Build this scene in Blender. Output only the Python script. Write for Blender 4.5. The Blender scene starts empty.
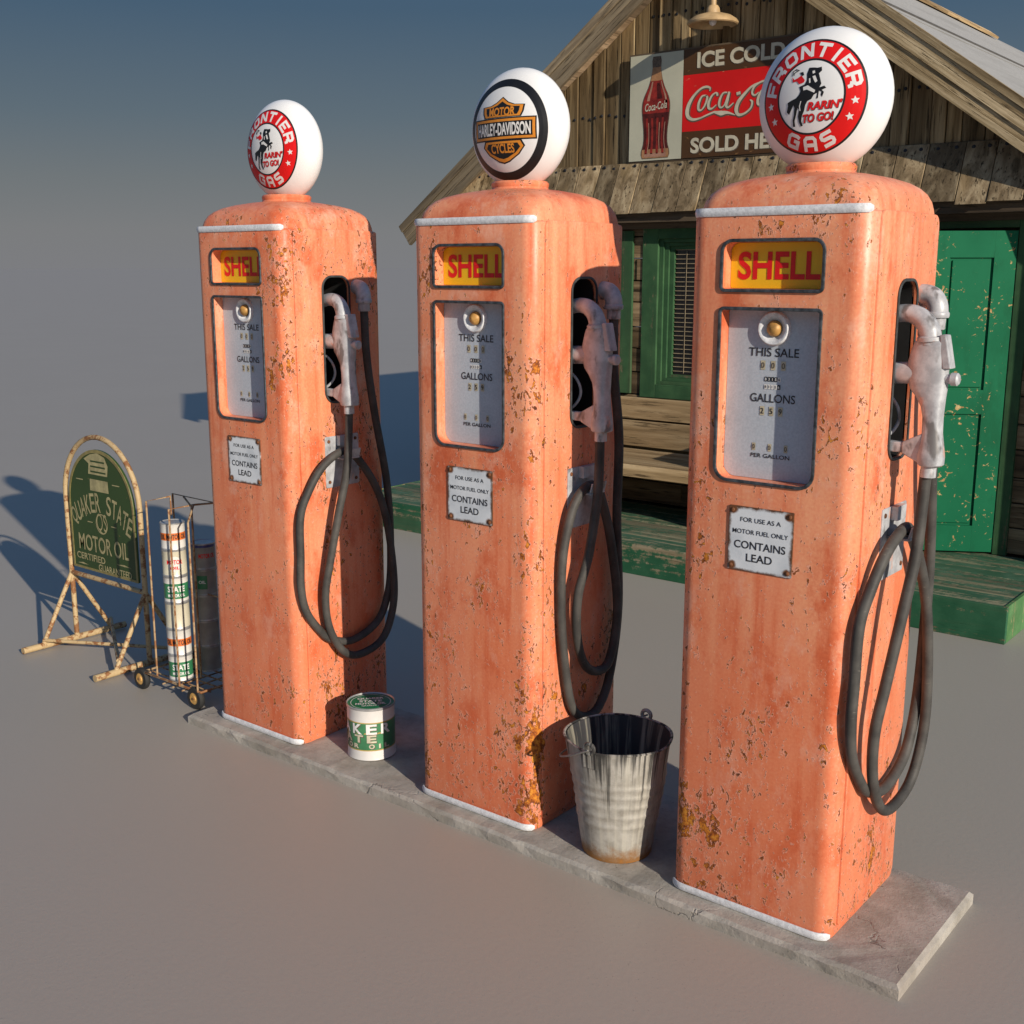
import bpy, bmesh, math, random
from mathutils import Vector, Matrix
random.seed(7)
C = bpy.context.scene.collection
PI = math.pi
V = Vector

# ------------------------------------------------------------------ materials
class G:
    """tiny node-graph helper"""
    def __init__(s, name):
        s.m = bpy.data.materials.new(name); s.m.use_nodes = True
        s.t = s.m.node_tree; s.t.nodes.clear()
        s.out = s.t.nodes.new('ShaderNodeOutputMaterial')
        s.b = s.t.nodes.new('ShaderNodeBsdfPrincipled')
        s.t.links.new(s.b.outputs[0], s.out.inputs[0])
    def n(s, typ, **kw):
        x = s.t.nodes.new(typ)
        for k, v in kw.items(): setattr(x, k, v)
        return x
    def put(s, sock, v):
        if hasattr(v, 'is_linked') or isinstance(v, bpy.types.NodeSocket): s.t.links.new(v, sock)
        elif isinstance(v, (tuple, list)):
            v = tuple(v)
            if sock.type == 'RGBA' and len(v) == 3: v = v + (1,)
            sock.default_value = v
        else: sock.default_value = v
    def obj(s): return s.n('ShaderNodeTexCoord').outputs['Object']
    def gen(s): return s.n('ShaderNodeTexCoord').outputs['Generated']
    def objrand(s):
        """object coordinates shifted by the place of the thing, so that copies differ"""
        a = s.n('ShaderNodeVectorMath', operation='MULTIPLY'); s.put(a.inputs[0], s.n('ShaderNodeObjectInfo').outputs['Location']); a.inputs[1].default_value = (7.3, 5.1, 3.7)
        b = s.n('ShaderNodeVectorMath', operation='ADD'); s.put(b.inputs[0], a.outputs[0]); s.put(b.inputs[1], s.obj())
        return b.outputs[0]
    def map(s, vec, scale=(1, 1, 1), rot=(0, 0, 0), loc=(0, 0, 0)):
        x = s.n('ShaderNodeMapping'); s.put(x.inputs[0], vec)
        x.inputs[1].default_value = loc; x.inputs[2].default_value = rot; x.inputs[3].default_value = scale
        return x.outputs[0]
    def noise(s, vec, scale=5, detail=4, rough=.55, dist=0, col=False):
        x = s.n('ShaderNodeTexNoise'); s.put(x.inputs['Vector'], vec); x.inputs['Scale'].default_value = scale
        x.inputs['Detail'].default_value = detail; x.inputs['Roughness'].default_value = rough; x.inputs['Distortion'].default_value = dist
        return x.outputs[1 if col else 0]
    def vor(s, vec, scale=5, feat='F1', out='Distance', rnd=1):
        x = s.n('ShaderNodeTexVoronoi', feature=feat); s.put(x.inputs['Vector'], vec); x.inputs['Scale'].default_value = scale
        x.inputs['Randomness'].default_value = rnd
        return x.outputs[out]
    def ramp(s, f, stops, interp='LINEAR'):
        x = s.n('ShaderNodeValToRGB'); s.put(x.inputs[0], f); e = x.color_ramp.elements; x.color_ramp.interpolation = interp
        while len(e) < len(stops): e.new(.5)
        for i, (p, c) in enumerate(stops):
            e[i].position = p; c = (c, c, c) if isinstance(c, (int, float)) else c
            e[i].color = tuple(c) + (1,)
        return x.outputs[0]
    def step(s, f, a, b):
        x = s.n('ShaderNodeMapRange', interpolation_type='SMOOTHSTEP'); s.put(x.inputs[0], f)
        x.inputs[1].default_value = a; x.inputs[2].default_value = b
        return x.outputs[0]
    def math(s, op, a, b=0, clamp=False):
        x = s.n('ShaderNodeMath', operation=op); x.use_clamp = clamp; s.put(x.inputs[0], a); s.put(x.inputs[1], b); return x.outputs[0]
    def mix(s, f, a, b, mode='MIX'):
        x = s.n('ShaderNodeMix', data_type='RGBA', blend_type=mode); s.put(x.inputs[0], f)
        s.put(x.inputs[6], a); s.put(x.inputs[7], b); return x.outputs[2]
    def sep(s, vec):
        x = s.n('ShaderNodeSeparateXYZ'); s.put(x.inputs[0], vec); return x.outputs
    def attr(s, name):
        x = s.n('ShaderNodeAttribute', attribute_name=name); return x.outputs['Fac']
    def bump(s, h, strength=.3, dist=.01):
        x = s.n('ShaderNodeBump'); s.put(x.inputs['Height'], h); x.inputs['Strength'].default_value = strength; x.inputs['Distance'].default_value = dist
        s.t.links.new(x.outputs[0], s.b.inputs['Normal'])
    def done(s, col, rough=.6, metal=0, spec=.5):
        s.put(s.b.inputs['Base Color'], col); s.put(s.b.inputs['Roughness'], rough); s.put(s.b.inputs['Metallic'], metal)
        s.b.inputs['Specular IOR Level'].default_value = spec
        return s.m

def plain(name, col, rough=.5, metal=0, var=.18, scale=30, spec=.5, spot=None):
    g = G(name); o = g.objrand(); n = g.noise(o, scale, 5)
    c = g.mix(g.step(n, .3, .75), tuple(x * (1 - var) for x in col), tuple(min(1, x * (1 + var)) for x in col))
    if spot:
        c = g.mix(g.step(g.noise(o, scale * .7, 8, .65), spot[0], spot[0] + .04), c, spot[1])
    g.bump(n, .06, .002)
    return g.done(c, g.math('ADD', g.math('MULTIPLY', n, .2), rough - .1), metal, spec)

M = {}
def pump_paint():
    g = G('chipped orange paint'); o = g.objrand()
    base = g.mix(g.step(g.noise(o, 3.2, 5), .3, .7), (.78, .232, .108), (.82, .30, .162))
    # washed vertical streaks, paler bands and redder blotches
    st = g.noise(g.map(o, (30, 30, 1.6)), 1, 6, .62)
    base = g.mix(g.math('MULTIPLY', g.step(st, .47, .76), .75), base, (.63, .105, .032))
    st2 = g.noise(g.map(o, (12, 12, .9), loc=(3, 1, 2)), 1, 4, .55)
    base = g.mix(g.math('MULTIPLY', g.step(st2, .50, .74), .65), base, (.86, .37, .20))
    blot = g.noise(g.map(o, (6, 6, 4), loc=(8, 8, 8)), 1, 8, .68)
    base = g.mix(g.math('MULTIPLY', g.step(blot, .49, .66), .75), base, (.60, .105, .034))
    bl2 = g.noise(g.map(o, (9, 9, 5), loc=(18, 3, 6)), 1, 8, .68)
    base = g.mix(g.math('MULTIPLY', g.step(bl2, .54, .68), .65), base, (.82, .41, .28))
    fine = g.noise(o, 120, 3)
    base = g.mix(.18, base, g.ramp(fine, [(.3, 0.2), (.7, 1)]), 'OVERLAY')
    base = g.mix(g.math('MULTIPLY', g.step(g.math('ADD', g.sep(g.obj())[2], g.math('MULTIPLY', g.noise(o, 2.5, 4), .9)), 1.75, .55), .38), base, (.68, .145, .055))
    # chips: small torn flakes in loose clusters, larger rusted patches along the corners and near the foot
    lx, ly, lz = g.sep(g.obj())[:3]
    cor = g.math('MINIMUM', g.math('SUBTRACT', .27, g.math('ABSOLUTE', lx)), 1)
    cor2 = g.math('SUBTRACT', .27, g.math('ABSOLUTE', ly))
    edge_d = g.math('MAXIMUM', cor, cor2)                 # small at the upright corners
    nearc = g.step(edge_d, .13, .03)
    low = g.step(lz, .75, .05)
    clus = g.noise(g.map(o, (5.5, 5.5, 3.2), loc=(1, 5, 9)), 1, 4, .62)
    cl = g.math('ADD', clus, g.math('ADD', g.math('MULTIPLY', nearc, .045), g.math('MULTIPLY', low, .05)))
    ch = g.noise(g.map(o, (62, 62, 40)), 1, 6, .62, .5)
    d = g.math('SUBTRACT', ch, g.math('SUBTRACT', .938, g.math('MULTIPLY', cl, .58)))
    ch3 = g.noise(g.map(o, (34, 34, 20), loc=(7, 2, 1)), 1, 7, .64, .4)
    d3 = g.math('SUBTRACT', ch3, g.math('SUBTRACT', .968, g.math('MULTIPLY', cl, .58)))
    big = g.noise(g.map(o, (13, 13, 8.5), loc=(4, 2, 7)), 1, 8, .66, .2)
    cb = g.math('ADD', clus, g.math('ADD', g.math('MULTIPLY', nearc, .085), g.math('MULTIPLY', low, .05)))
    db = g.math('SUBTRACT', big, g.math('SUBTRACT', 1.062, g.math('MULTIPLY', cb, .68)))
    pit = g.noise(g.map(o, (95, 95, 60), loc=(2, 8, 3)), 1, 4, .6)
    d = g.math('MAXIMUM', d, g.math('SUBTRACT', pit, g.math('SUBTRACT', .86, g.math('MULTIPLY', g.noise(g.map(o, (9, 9, 4), loc=(5, 1, 6)), 1, 4), .36))))
    rim = g.math('MAXIMUM', g.math('MAXIMUM', g.step(d, -.05, -.006), g.step(d3, -.04, -.005)), g.step(db, -.032, -.004))
    dark = g.math('MAXIMUM', g.math('MAXIMUM', g.step(d, 0, .012), g.step(d3, 0, .010)), g.step(db, -.002, .006))
    base = g.mix(g.math('MULTIPLY', rim, .55), base, (.86, .46, .34))
    rust = g.ramp(g.noise(o, 60, 6, .7), [(.34, (.08, .020, .006)), (.46, (.34, .085, .010)), (.56, (.60, .20, .018)), (.72, (.74, .36, .05))])
    edge = g.mix(g.step(db, .003, .016), (.07, .020, .008), rust)
    small = g.mix(g.step(g.math('MAXIMUM', d, d3), .018, .05), (.085, .026, .010), rust)
    inner = g.mix(g.step(db, -.004, .0), small, edge)
    base = g.mix(dark, base, inner)
    h = g.math('SUBTRACT', g.math('MULTIPLY', fine, .05), g.math('MULTIPLY', dark, 1.0))
    h = g.math('ADD', h, g.math('MULTIPLY', rim, .35)); h = g.math('ADD', h, g.math('MULTIPLY', blot, .8))
    g.bump(h, .35, .004)
    return g.done(base, g.math('ADD', .40, g.math('MULTIPLY', dark, .4)), 0, .4)
M['paint'] = pump_paint()

def chalky_white(name, col=(.78, .79, .80), lo=.55):
    g = G(name); o = g.objrand(); n = g.noise(o, 90, 6, .7)
    c = g.mix(g.step(n, .35, .65), tuple(x * lo for x in col), col); g.bump(n, .3, .003)
    return g.done(c, .6)
M['trim'] = chalky_white('worn white trim', (.80, .81, .83), .75)
def globe_mat():
    g = G('milk glass globe'); o = g.objrand()
    c = g.mix(g.step(g.noise(o, 6, 4), .35, .7), (.80, .80, .79), (.86, .86, .85))
    m = g.done(c, .32, 0, .35); return m
M['milk'] = globe_mat()
M['red'] = plain('enamel red', (.72, .009, .009), .5, var=.08, scale=14, spec=.3, spot=(.735, (.60, .25, .08)))
M['black'] = plain('black print', (.008, .008, .009), .5, var=.2)
M['ink'] = plain('dark lettering', (.025, .024, .028), .6, var=.3)
M['white'] = plain('white print', (.78, .77, .74), .5, var=.06)
M['orange'] = plain('orange print', (.72, .26, .025), .45, var=.1)
M['redink'] = plain('red lettering', (.70, .008, .010), .5, var=.1)
M['yellow'] = plain('yellow glass panel', (.82, .50, .012), .4, var=.06, scale=6)
M['chrome'] = plain('tarnished grey frame', (.085, .095, .105), .45, .5, var=.5, scale=60)
M['rubberframe'] = plain('dark rubber gasket', (.045, .05, .05), .5, var=.4)
def dial():
    g = G('pale dial sheet'); o = g.objrand(); n = g.noise(o, 160, 3, .7); m = g.noise(o, 5, 3)
    c = g.mix(g.step(n, .3, .7), (.43, .475, .53), (.52, .565, .62)); c = g.mix(g.math('MULTIPLY', g.step(m, .4, .7), .25), c, (.28, .31, .34))
    return g.done(c, .5)
M['dial'] = dial()
M['tan'] = plain('tan digit wheel', (.52, .46, .32), .6)
M['brass'] = plain('brass ball', (.46, .25, .07), .5, .15, var=.4, scale=40)
def hose():
    g = G('grey rubber hose'); o = g.objrand(); n = g.noise(o, 14, 5)
    c = g.mix(g.step(n, .3, .7), (.042, .040, .037), (.085, .08, .072)); k = g.noise(g.map(o, (60, 60, 200)), 1, 3)
    c = g.mix(g.step(k, .62, .8), c, (.13, .12, .10)); g.bump(k, .12, .002)
    return g.done(c, .62, 0, .35)
M['hose'] = hose()
def alu():
    g = G('worn cast alloy'); o = g.objrand(); n = g.noise(o, 26, 6, .65); b = g.noise(g.map(o, (1, 1, .6), loc=(3, 9, 4)), 22, 3)
    c = g.mix(g.step(n, .35, .65), (.36, .365, .38), (.53, .54, .555))
    c = g.mix(g.math('MULTIPLY', g.step(b, .56, .68), .85), c, (.13, .12, .115))
    b2 = g.noise(g.map(o, (1, 1, .6), loc=(13, 2, 4)), 20, 3)
    c = g.mix(g.math('MULTIPLY', g.step(b2, .63, .7), .55), c, (.70, .32, .2)); g.bump(n, .1, .003)
    return g.done(c, .45, .1)
M['alloy'] = alu()
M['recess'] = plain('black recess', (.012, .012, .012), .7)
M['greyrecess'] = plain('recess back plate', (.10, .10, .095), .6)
def notice():
    g = G('enamel notice plate'); gx = g.sep(g.gen()); o = g.objrand(); n = g.noise(o, 30, 6, .7)
    def e(c): return g.math('MINIMUM', c, g.math('SUBTRACT', 1, c))
    ed = g.math('MINIMUM', e(gx[0]), e(gx[2])); ed = g.math('ADD', ed, g.math('MULTIPLY', g.math('SUBTRACT', n, .5), .14))
    c = g.mix(g.step(g.noise(o, 12, 5), .4, .75), (.74, .77, .80), (.56, .60, .64)); c = g.mix(g.step(ed, .055, .0), c, (.10, .045, .02))
    # rust blooms from the four screws
    fx = g.math('MULTIPLY', g.math('SUBTRACT', .43, g.math('ABSOLUTE', g.math('SUBTRACT', gx[0], .5))), 1); fz = g.math('SUBTRACT', .43, g.math('ABSOLUTE', g.math('SUBTRACT', gx[2], .5)))
    r = g.math('SQRT', g.math('ADD', g.math('MULTIPLY', fx, fx), g.math('MULTIPLY', fz, fz))); r = g.math('ADD', r, g.math('MULTIPLY', g.math('SUBTRACT', n, .5), .1))
    c = g.mix(g.step(r, .085, .04), c, (.16, .06, .02)); g.bump(n, .1, .002)
    return g.done(c, .45)
M['notice'] = notice()
M['rust'] = plain('rusty screw', (.17, .065, .025), .8, .2, var=.5, scale=80)
def concrete():
    g = G('worn concrete'); o = g.obj(); n = g.noise(o, 9, 8, .65); f = g.noise(o, 90, 4, .7); m = g.noise(o, 2.2, 4)
    c = g.mix(g.step(n, .3, .7), (.29, .265, .225), (.46, .43, .38)); c = g.mix(g.math('MULTIPLY', g.step(m, .45, .7), .4), c, (.33, .27, .225))
    c = g.mix(g.step(f, .62, .75), c, (.16, .15, .13)); cr = g.vor(g.map(g.noise(o, 3, 4, col=True), (1, 1, 1)), 3, 'DISTANCE_TO_EDGE')
    pit = g.step(g.noise(o, 30, 6, .7), .66, .72); c = g.mix(pit, c, (.13, .11, .09))
    cv = g.n('ShaderNodeVectorMath', operation='ADD'); g.put(cv.inputs[0], o); ns = g.n('ShaderNodeVectorMath', operation='SCALE'); g.put(ns.inputs[0], g.noise(o, 6, 5, col=True)); ns.inputs[3].default_value = .18; g.put(cv.inputs[1], ns.outputs[0])
    crk = g.math('MULTIPLY', g.step(g.vor(cv.outputs[0], 2.1, 'DISTANCE_TO_EDGE'), .007, .002), g.step(g.noise(o, 3, 2), .48, .58)); c = g.mix(g.math('MULTIPLY', crk, .4), c, (.07, .06, .05))
    h = g.math('SUBTRACT', g.math('ADD', n, g.math('MULTIPLY', f, .5)), g.math('ADD', g.math('MULTIPLY', pit, .7), crk)); g.bump(h, .5, .008)
    return g.done(c, .85, 0, .3)
M['concrete'] = concrete()
def ground():
    g = G('packed grey sand'); o = g.obj(); n = g.noise(o, .6, 6, .55); f = g.noise(o, 60, 5, .6)
    c = g.mix(g.step(n, .3, .7), (.388, .352, .302), (.398, .362, .311)); c = g.mix(g.math('MULTIPLY', f, .18), c, (.28, .25, .218))
    gx, gy, gz = g.sep(o)[:3]; bounce_d = g.math('ADD', g.math('POWER', g.math('ADD', gx, .3), 2), g.math('POWER', g.math('ADD', gy, 1.1), 2)); bounce_d = g.math('ADD', bounce_d, g.math('MULTIPLY', g.noise(o, .8, 5), 3)); c = g.mix(g.math('MULTIPLY', g.step(bounce_d, 6.5, 1.2), .6), c, (.385, .315, .262))  # orange bounce light off the pumps, painted into the ground colour
    pb = g.vor(o, 55); c = g.mix(g.math('MULTIPLY', g.step(pb, .12, .05), g.step(g.noise(o, 1.3, 3), .45, .65)), c, (.26, .232, .205))
    g.bump(g.math('ADD', f, g.math('MULTIPLY', g.step(pb, .16, .05), .5)), .16, .004)
    return g.done(c, .5, 0, .5)
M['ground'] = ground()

def wood(name, axis, cols, rot=0, grain=1.0, paint=None, pamount=.5, bump=.5, gap=None):
    """weathered boards; axis = direction of the grain, 'tone' = one random value per board"""
    g = G(name); o = g.obj()
    if rot: o = g.map(o, rot=(0, rot, 0))
    t = g.attr('tone')
    off = g.n('ShaderNodeCombineXYZ'); g.put(off.inputs[0], g.math('MULTIPLY', t, 31)); g.put(off.inputs[1], g.math('MULTIPLY', t, 17)); g.put(off.inputs[2], g.math('MULTIPLY', t, 43))
    ad = g.n('ShaderNodeVectorMath', operation='ADD'); g.put(ad.inputs[0], o); g.put(ad.inputs[1], off.outputs[0]); o = ad.outputs[0]
    sc = {'x': (.7, 14, 14), 'y': (14, .7, 14), 'z': (14, 14, .7)}[axis]
    a = g.noise(g.map(o, tuple(s * grain for s in sc)), 1, 8, .65, .6)
    b = g.noise(g.map(o, tuple(s * 4 * grain for s in sc)), 1, 5, .7)
    c = g.ramp(a, [(.33, cols[0]), (.5, cols[1]), (.66, cols[2])])
    c = g.mix(g.step(b, .53, .68), c, tuple(x * .40 for x in cols[0]))
    c = g.mix(.85, c, g.ramp(t, [(0, .45), (.5, 1.0), (1, 1.5)]), 'MULTIPLY')
    c = g.mix(g.math('MULTIPLY', g.step(g.noise(g.map(o, tuple(s * .35 for s in sc)), 1, 4), .55, .75), .35), c, cols[3])
    kn = g.vor(g.map(o, tuple(min(3.2, s) * .8 + .4 for s in sc)), 1.1); c = g.mix(g.math('MULTIPLY', g.step(kn, .10, .05), .6), c, tuple(x * .35 for x in cols[0]))
    h = g.math('SUBTRACT', a, g.math('MULTIPLY', g.step(b, .56, .72), .6))
    if paint:
        p = g.noise(g.map(o, tuple(s * .8 for s in sc)), 1, 8, .68, .4); p2 = g.noise(o, 22, 6, .7)
        pm = g.math('ADD', g.math('MULTIPLY', p, .7), g.math('MULTIPLY', p2, .3))
        mk = g.step(pm, pamount + .03, pamount - .03)
        pc = g.mix(g.step(g.noise(o, 7, 5), .35, .7), paint[0], paint[1])
        pc = g.mix(g.math('MULTIPLY', g.step(g.noise(g.map(o, tuple(s * .5 for s in sc), loc=(3, 3, 3)), 1, 6, .65), .48, .66), .55), pc, tuple(x * .5 + y * .25 for x, y in zip(paint[0], cols[1]))); c = g.mix(mk, c, pc); h = g.math('ADD', g.math('MULTIPLY', h, .5), g.math('MULTIPLY', mk, .4))
    g.bump(h, bump, .006)
    return g.done(c, .78, 0, .25)
GREY = [(.075, .047, .020), (.215, .148, .072), (.41, .305, .165), (.43, .27, .10)]
TAN = [(.19, .125, .06), (.36, .25, .13), (.50, .37, .21), (.42, .28, .12)]
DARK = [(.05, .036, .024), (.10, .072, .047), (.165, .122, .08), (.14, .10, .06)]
SL = math.atan(.72)
M['w_gable'] = wood('weathered gable boards', 'z', GREY, grain=1.0)
M['w_pent'] = wood('weathered skirt boards', 'z', [(.10, .070, .035), (.245, .180, .103), (.43, .34, .21), (.38, .26, .12)])
M['w_wall'] = wood('weathered siding', 'x', [(.07, .046, .024), (.17, .115, .062), (.29, .21, .12), (.26, .165, .07)])
M['w_bench'] = wood('bare bench wood', 'x', TAN)
M['w_rakeL'] = wood('rake board wood left', 'x', [(.14, .105, .065), (.25, .195, .125), (.38, .30, .19), (.36, .25, .12)], rot=SL, grain=1.5)
M['w_rakeR'] = wood('rake board wood right', 'x', [(.12, .080, .036), (.30, .225, .125), (.50, .40, .25), (.36, .23, .09)], rot=-SL, grain=1.9)
M['w_soffit'] = wood('soffit wood', 'y', [(.30, .205, .12), (.45, .32, .20), (.55, .41, .27), (.44, .29, .15)])
M['w_dark'] = wood('shaded timber', 'x', DARK)  # dark brown wood for battens, sign backing and hidden walls
M['w_cap'] = wood('ridge cap wood', 'y', TAN)
GP_ = ((.022, .105, .052), (.035, .155, .075))
M['g_deck'] = wood('green washed deck boards', 'x', [(.12, .11, .065), (.20, .19, .115), (.30, .28, .18), (.24, .19, .10)], paint=((.035, .105, .055), (.075, .155, .095)), pamount=.508)
M['g_fascia'] = wood('green painted deck face', 'x', [(.14, .11, .06), (.27, .22, .13), (.36, .30, .2), (.28, .2, .1)], paint=((.016, .090, .042), (.032, .125, .062)), pamount=.555)
M['g_end'] = wood('green painted deck end', 'z', [(.16, .13, .06), (.28, .24, .12), (.36, .32, .18), (.3, .24, .1)], paint=((.06, .16, .055), (.10, .22, .085)), pamount=.56)
M['g_frame'] = wood('green painted frame', 'z', [(.10, .09, .05), (.2, .17, .1), (.28, .24, .15), (.22, .16, .09)], paint=((.030, .085, .036), (.050, .125, .052)), pamount=.595, bump=.4)
M['g_frameh'] = wood('green painted rail', 'x', [(.10, .09, .05), (.2, .17, .1), (.28, .24, .15), (.22, .16, .09)], paint=((.030, .085, .036), (.050, .125, .052)), pamount=.595, bump=.4)
def door_paint():
    g = G('flaking green door paint'); o = g.obj()
    c = g.mix(g.step(g.noise(o, 3, 4), .3, .7), (.004, .115, .050), (.008, .14, .062))
    c = g.mix(g.math('MULTIPLY', g.step(g.noise(g.map(o, (3, 3, 1.2)), 2.5, 6, .65), .5, .68), .45), c, (.004, .075, .030)); w = g.noise(g.map(o, (1.2, 1.2, 1.0)), 3.2, 3); ch = g.noise(g.map(o, (26, 26, 34)), 1, 7, .66, .8)
    d = g.math('SUBTRACT', ch, g.math('SUBTRACT', (.815), g.math('MULTIPLY', w, .37)))
    wd = g.ramp(g.noise(o, 40, 4), [(.3, (.30, .15, .05)), (.6, (.52, .36, .16)), (.8, (.62, .48, .26))])
    c = g.mix(g.step(d, -.006, .012), c, wd); g.bump(g.step(d, .012, -.006), .25, .003)
    return g.done(c, .6, 0, .15)
M['door'] = door_paint()
def roofing():
    g = G('pale roofing felt'); o = g.obj(); n = g.noise(o, 40, 5, .7); m = g.noise(g.map(o, (6, .8, 6)), 1, 5)
    c = g.mix(g.step(n, .3, .7), (.30, .295, .28), (.38, .375, .36)); c = g.mix(g.math('MULTIPLY', g.step(m, .45, .7), .5), c, (.24, .235, .22)); g.bump(n, .2, .003)
    return g.done(c, .8, 0, .3)
M['roof'] = roofing()
M['seam'] = plain('dark roof seam', (.10, .095, .09), .8)
M['nail'] = plain('nail iron', (.02, .021, .026), .6, .3)
M['glass'] = plain('dark window glass', (.012, .011, .010), .12, var=.2)
M['slat'] = plain('blind slat', (.34, .27, .17), .5)
M['cream'] = plain('cream enamel', (.60, .53, .38), .45, var=.1, scale=9, spot=(.69, (.32, .17, .07)))
M['lamp'] = plain('lamp enamel', (.50, .34, .17), .5, var=.2, scale=12, spot=(.66, (.28, .14, .06)))
def sign_mat(name, col, wear, thr=.66):
    g = G(name); o = g.obj(); n = g.noise(g.map(o, (1, 1, 2.2)), 16, 7, .68); m = g.noise(o, 3, 4)
    c = g.mix(g.step(m, .3, .7), tuple(x * .85 for x in col), col); c = g.mix(g.step(n, thr, thr + .03), c, wear)
    return g.done(c, .42, 0, .4)
M['signred'] = sign_mat('sign red', (.74, .010, .008), (.60, .30, .16), .66)
M['signbrown'] = sign_mat('sign brown', (.085, .038, .012), (.20, .10, .035), .62)
M['signcream'] = sign_mat('sign cream', (.56, .55, .42), (.42, .36, .22), .70)
M['letcream'] = plain('cream lettering', (.58, .53, .40), .5, var=.12, scale=20)
M['letshadow'] = plain('grey letter shadow', (.13, .10, .07), .5, var=.2)
M['cola'] = plain('dark cola', (.085, .010, .006), .3, var=.4, scale=25)
M['colared'] = plain('red brown glass', (.27, .022, .014), .3, var=.35, scale=25)
M['amber'] = plain('amber glass', (.40, .20, .09), .3, var=.2)
M['cap'] = plain('bottle cap', (.13, .09, .06), .5, var=.4, scale=80)
M['glint'] = plain('pale glass glint', (.42, .22, .15), .3)
M['signgreen'] = sign_mat('sign green', (.034, .070, .018), (.35, .21, .08), .68)
M['signolive'] = plain('tan sign border', (.24, .20, .075), .5, var=.2)
M['lettan'] = plain('aged tan lettering', (.38, .335, .17), .55, var=.25, scale=25)
def rusty_tube(name, a, b, thr=.5):
    g = G(name); o = g.objrand(); n = g.noise(o, 26, 7, .70); r = g.noise(o, 70, 5)
    rust = g.mix(r, (.13, .05, .02), (.38, .17, .06)); c = g.mix(g.step(n, thr, thr + .07), a, rust); c = g.mix(g.math('MULTIPLY', g.step(r, .5, .7), .3), c, b)
    g.bump(n, .25, .003); return g.done(c, .65, .05)
M['tube'] = rusty_tube('rusty cream tube', (.52, .38, .20), (.34, .19, .07), .50)
M['rackwire'] = rusty_tube('rusty rack wire', (.42, .29, .16), (.3, .17, .07), .46)
M['tyre'] = plain('small rubber tyre', (.02, .02, .019), .75)
M['rim'] = plain('yellow wheel disc', (.62, .36, .11), .5, var=.2)
M['canwhite'] = plain('white tin', (.70, .68, .63), .35, var=.07, scale=12)
M['cancream'] = plain('cream tin', (.62, .58, .44), .4, var=.08, scale=12)
M['cangreen'] = plain('green can print', (.035, .20, .085), .4, var=.1)
M['canorange'] = plain('orange can print', (.70, .17, .03), .4, var=.1)
M['candull'] = plain('dull grey cream tin', (.30, .295, .255), .5, var=.2, scale=12)  # cream tin with the pump's shade put into its colour
M['canblue'] = plain('blue can rim', (.05, .06, .20), .4)
M['tin'] = plain('dull tin lid', (.45, .45, .44), .4, .5)
M['bigwhite'] = plain('white paint tin', (.72, .70, .67), .35, var=.06, scale=10)
M['biggreen'] = plain('green paint tin label', (.055, .21, .095), .4, var=.25, scale=10)
M['lidgreen'] = plain('green tin lid', (.012, .175, .075), .35, var=.15)
M['gold'] = plain('faded gold print', (.50, .34, .10), .5)
def bucket_mat():
    g = G('galvanised steel with drips'); o = g.obj(); x, y, z = g.sep(o)[:3]
    ang = g.math('ARCTAN2', y, x)
    def ringv(sc, zs):
        cv = g.n('ShaderNodeCombineXYZ'); g.put(cv.inputs[0], g.math('MULTIPLY', g.math('COSINE', ang), sc)); g.put(cv.inputs[1], g.math('MULTIPLY', g.math('SINE', ang), sc)); g.put(cv.inputs[2], g.math('MULTIPLY', z, zs)); return cv.outputs[0]
    dr = g.noise(ringv(11, 1.0), 1, 5, .72); dr2 = g.noise(ringv(2.6, 1.5), 1, 5, .6)
    c = g.mix(g.step(g.noise(o, 20, 7, .7), .3, .7), (.30, .28, .24), (.50, .48, .43))
    c = g.mix(g.math('MULTIPLY', g.step(g.noise(ringv(9, 2), 1, 4), .45, .65), .5), c, (.58, .55, .46))
    depth = g.math('DIVIDE', g.math('SUBTRACT', .377, z), .377)         # 0 at the rim
    lim = g.math('ADD', g.math('MULTIPLY', dr, .55), g.math('MULTIPLY', dr2, .62))
    k = g.math('SUBTRACT', lim, g.math('ADD', .585, g.math('MULTIPLY', depth, .30)))
    blk = g.step(k, -.05, .075); c = g.mix(g.math('MULTIPLY', blk, .93), c, (.022, .022, .022))
    st = g.step(g.noise(ringv(12, .6), 1, 3), .58, .68); c = g.mix(g.math('MULTIPLY', st, g.math('MULTIPLY', g.step(depth, .75, .2), .6)), c, (.05, .05, .05))
    rs = g.math('ADD', g.math('MULTIPLY', z, 6), g.math('MULTIPLY', g.noise(o, 22, 6, .7), .8))
    c = g.mix(g.step(rs, .80, .45), c, (.30, .15, .055)); c = g.mix(g.step(rs, .46, .34), c, (.40, .16, .025))
    g.bump(g.noise(o, 26, 5), .15, .003)
    return g.done(c, .55, .25)
M['bucket'] = bucket_mat()
def bucket_in():
    g = G('blackened bucket inside'); o = g.obj(); x, y, z = g.sep(o)[:3]; ang = g.math('ARCTAN2', y, x)
    cv = g.n('ShaderNodeCombineXYZ'); g.put(cv.inputs[0], g.math('MULTIPLY', g.math('COSINE', ang), 5)); g.put(cv.inputs[1], g.math('MULTIPLY', g.math('SINE', ang), 5)); g.put(cv.inputs[2], g.math('MULTIPLY', z, 1.5))
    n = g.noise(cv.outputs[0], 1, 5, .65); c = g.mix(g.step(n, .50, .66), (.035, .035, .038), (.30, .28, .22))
    return g.done(c, .6, .1)
M['bucketin'] = bucket_in()
M['wire'] = plain('galvanised wire', (.30, .29, .27), .5, .4)

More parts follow.
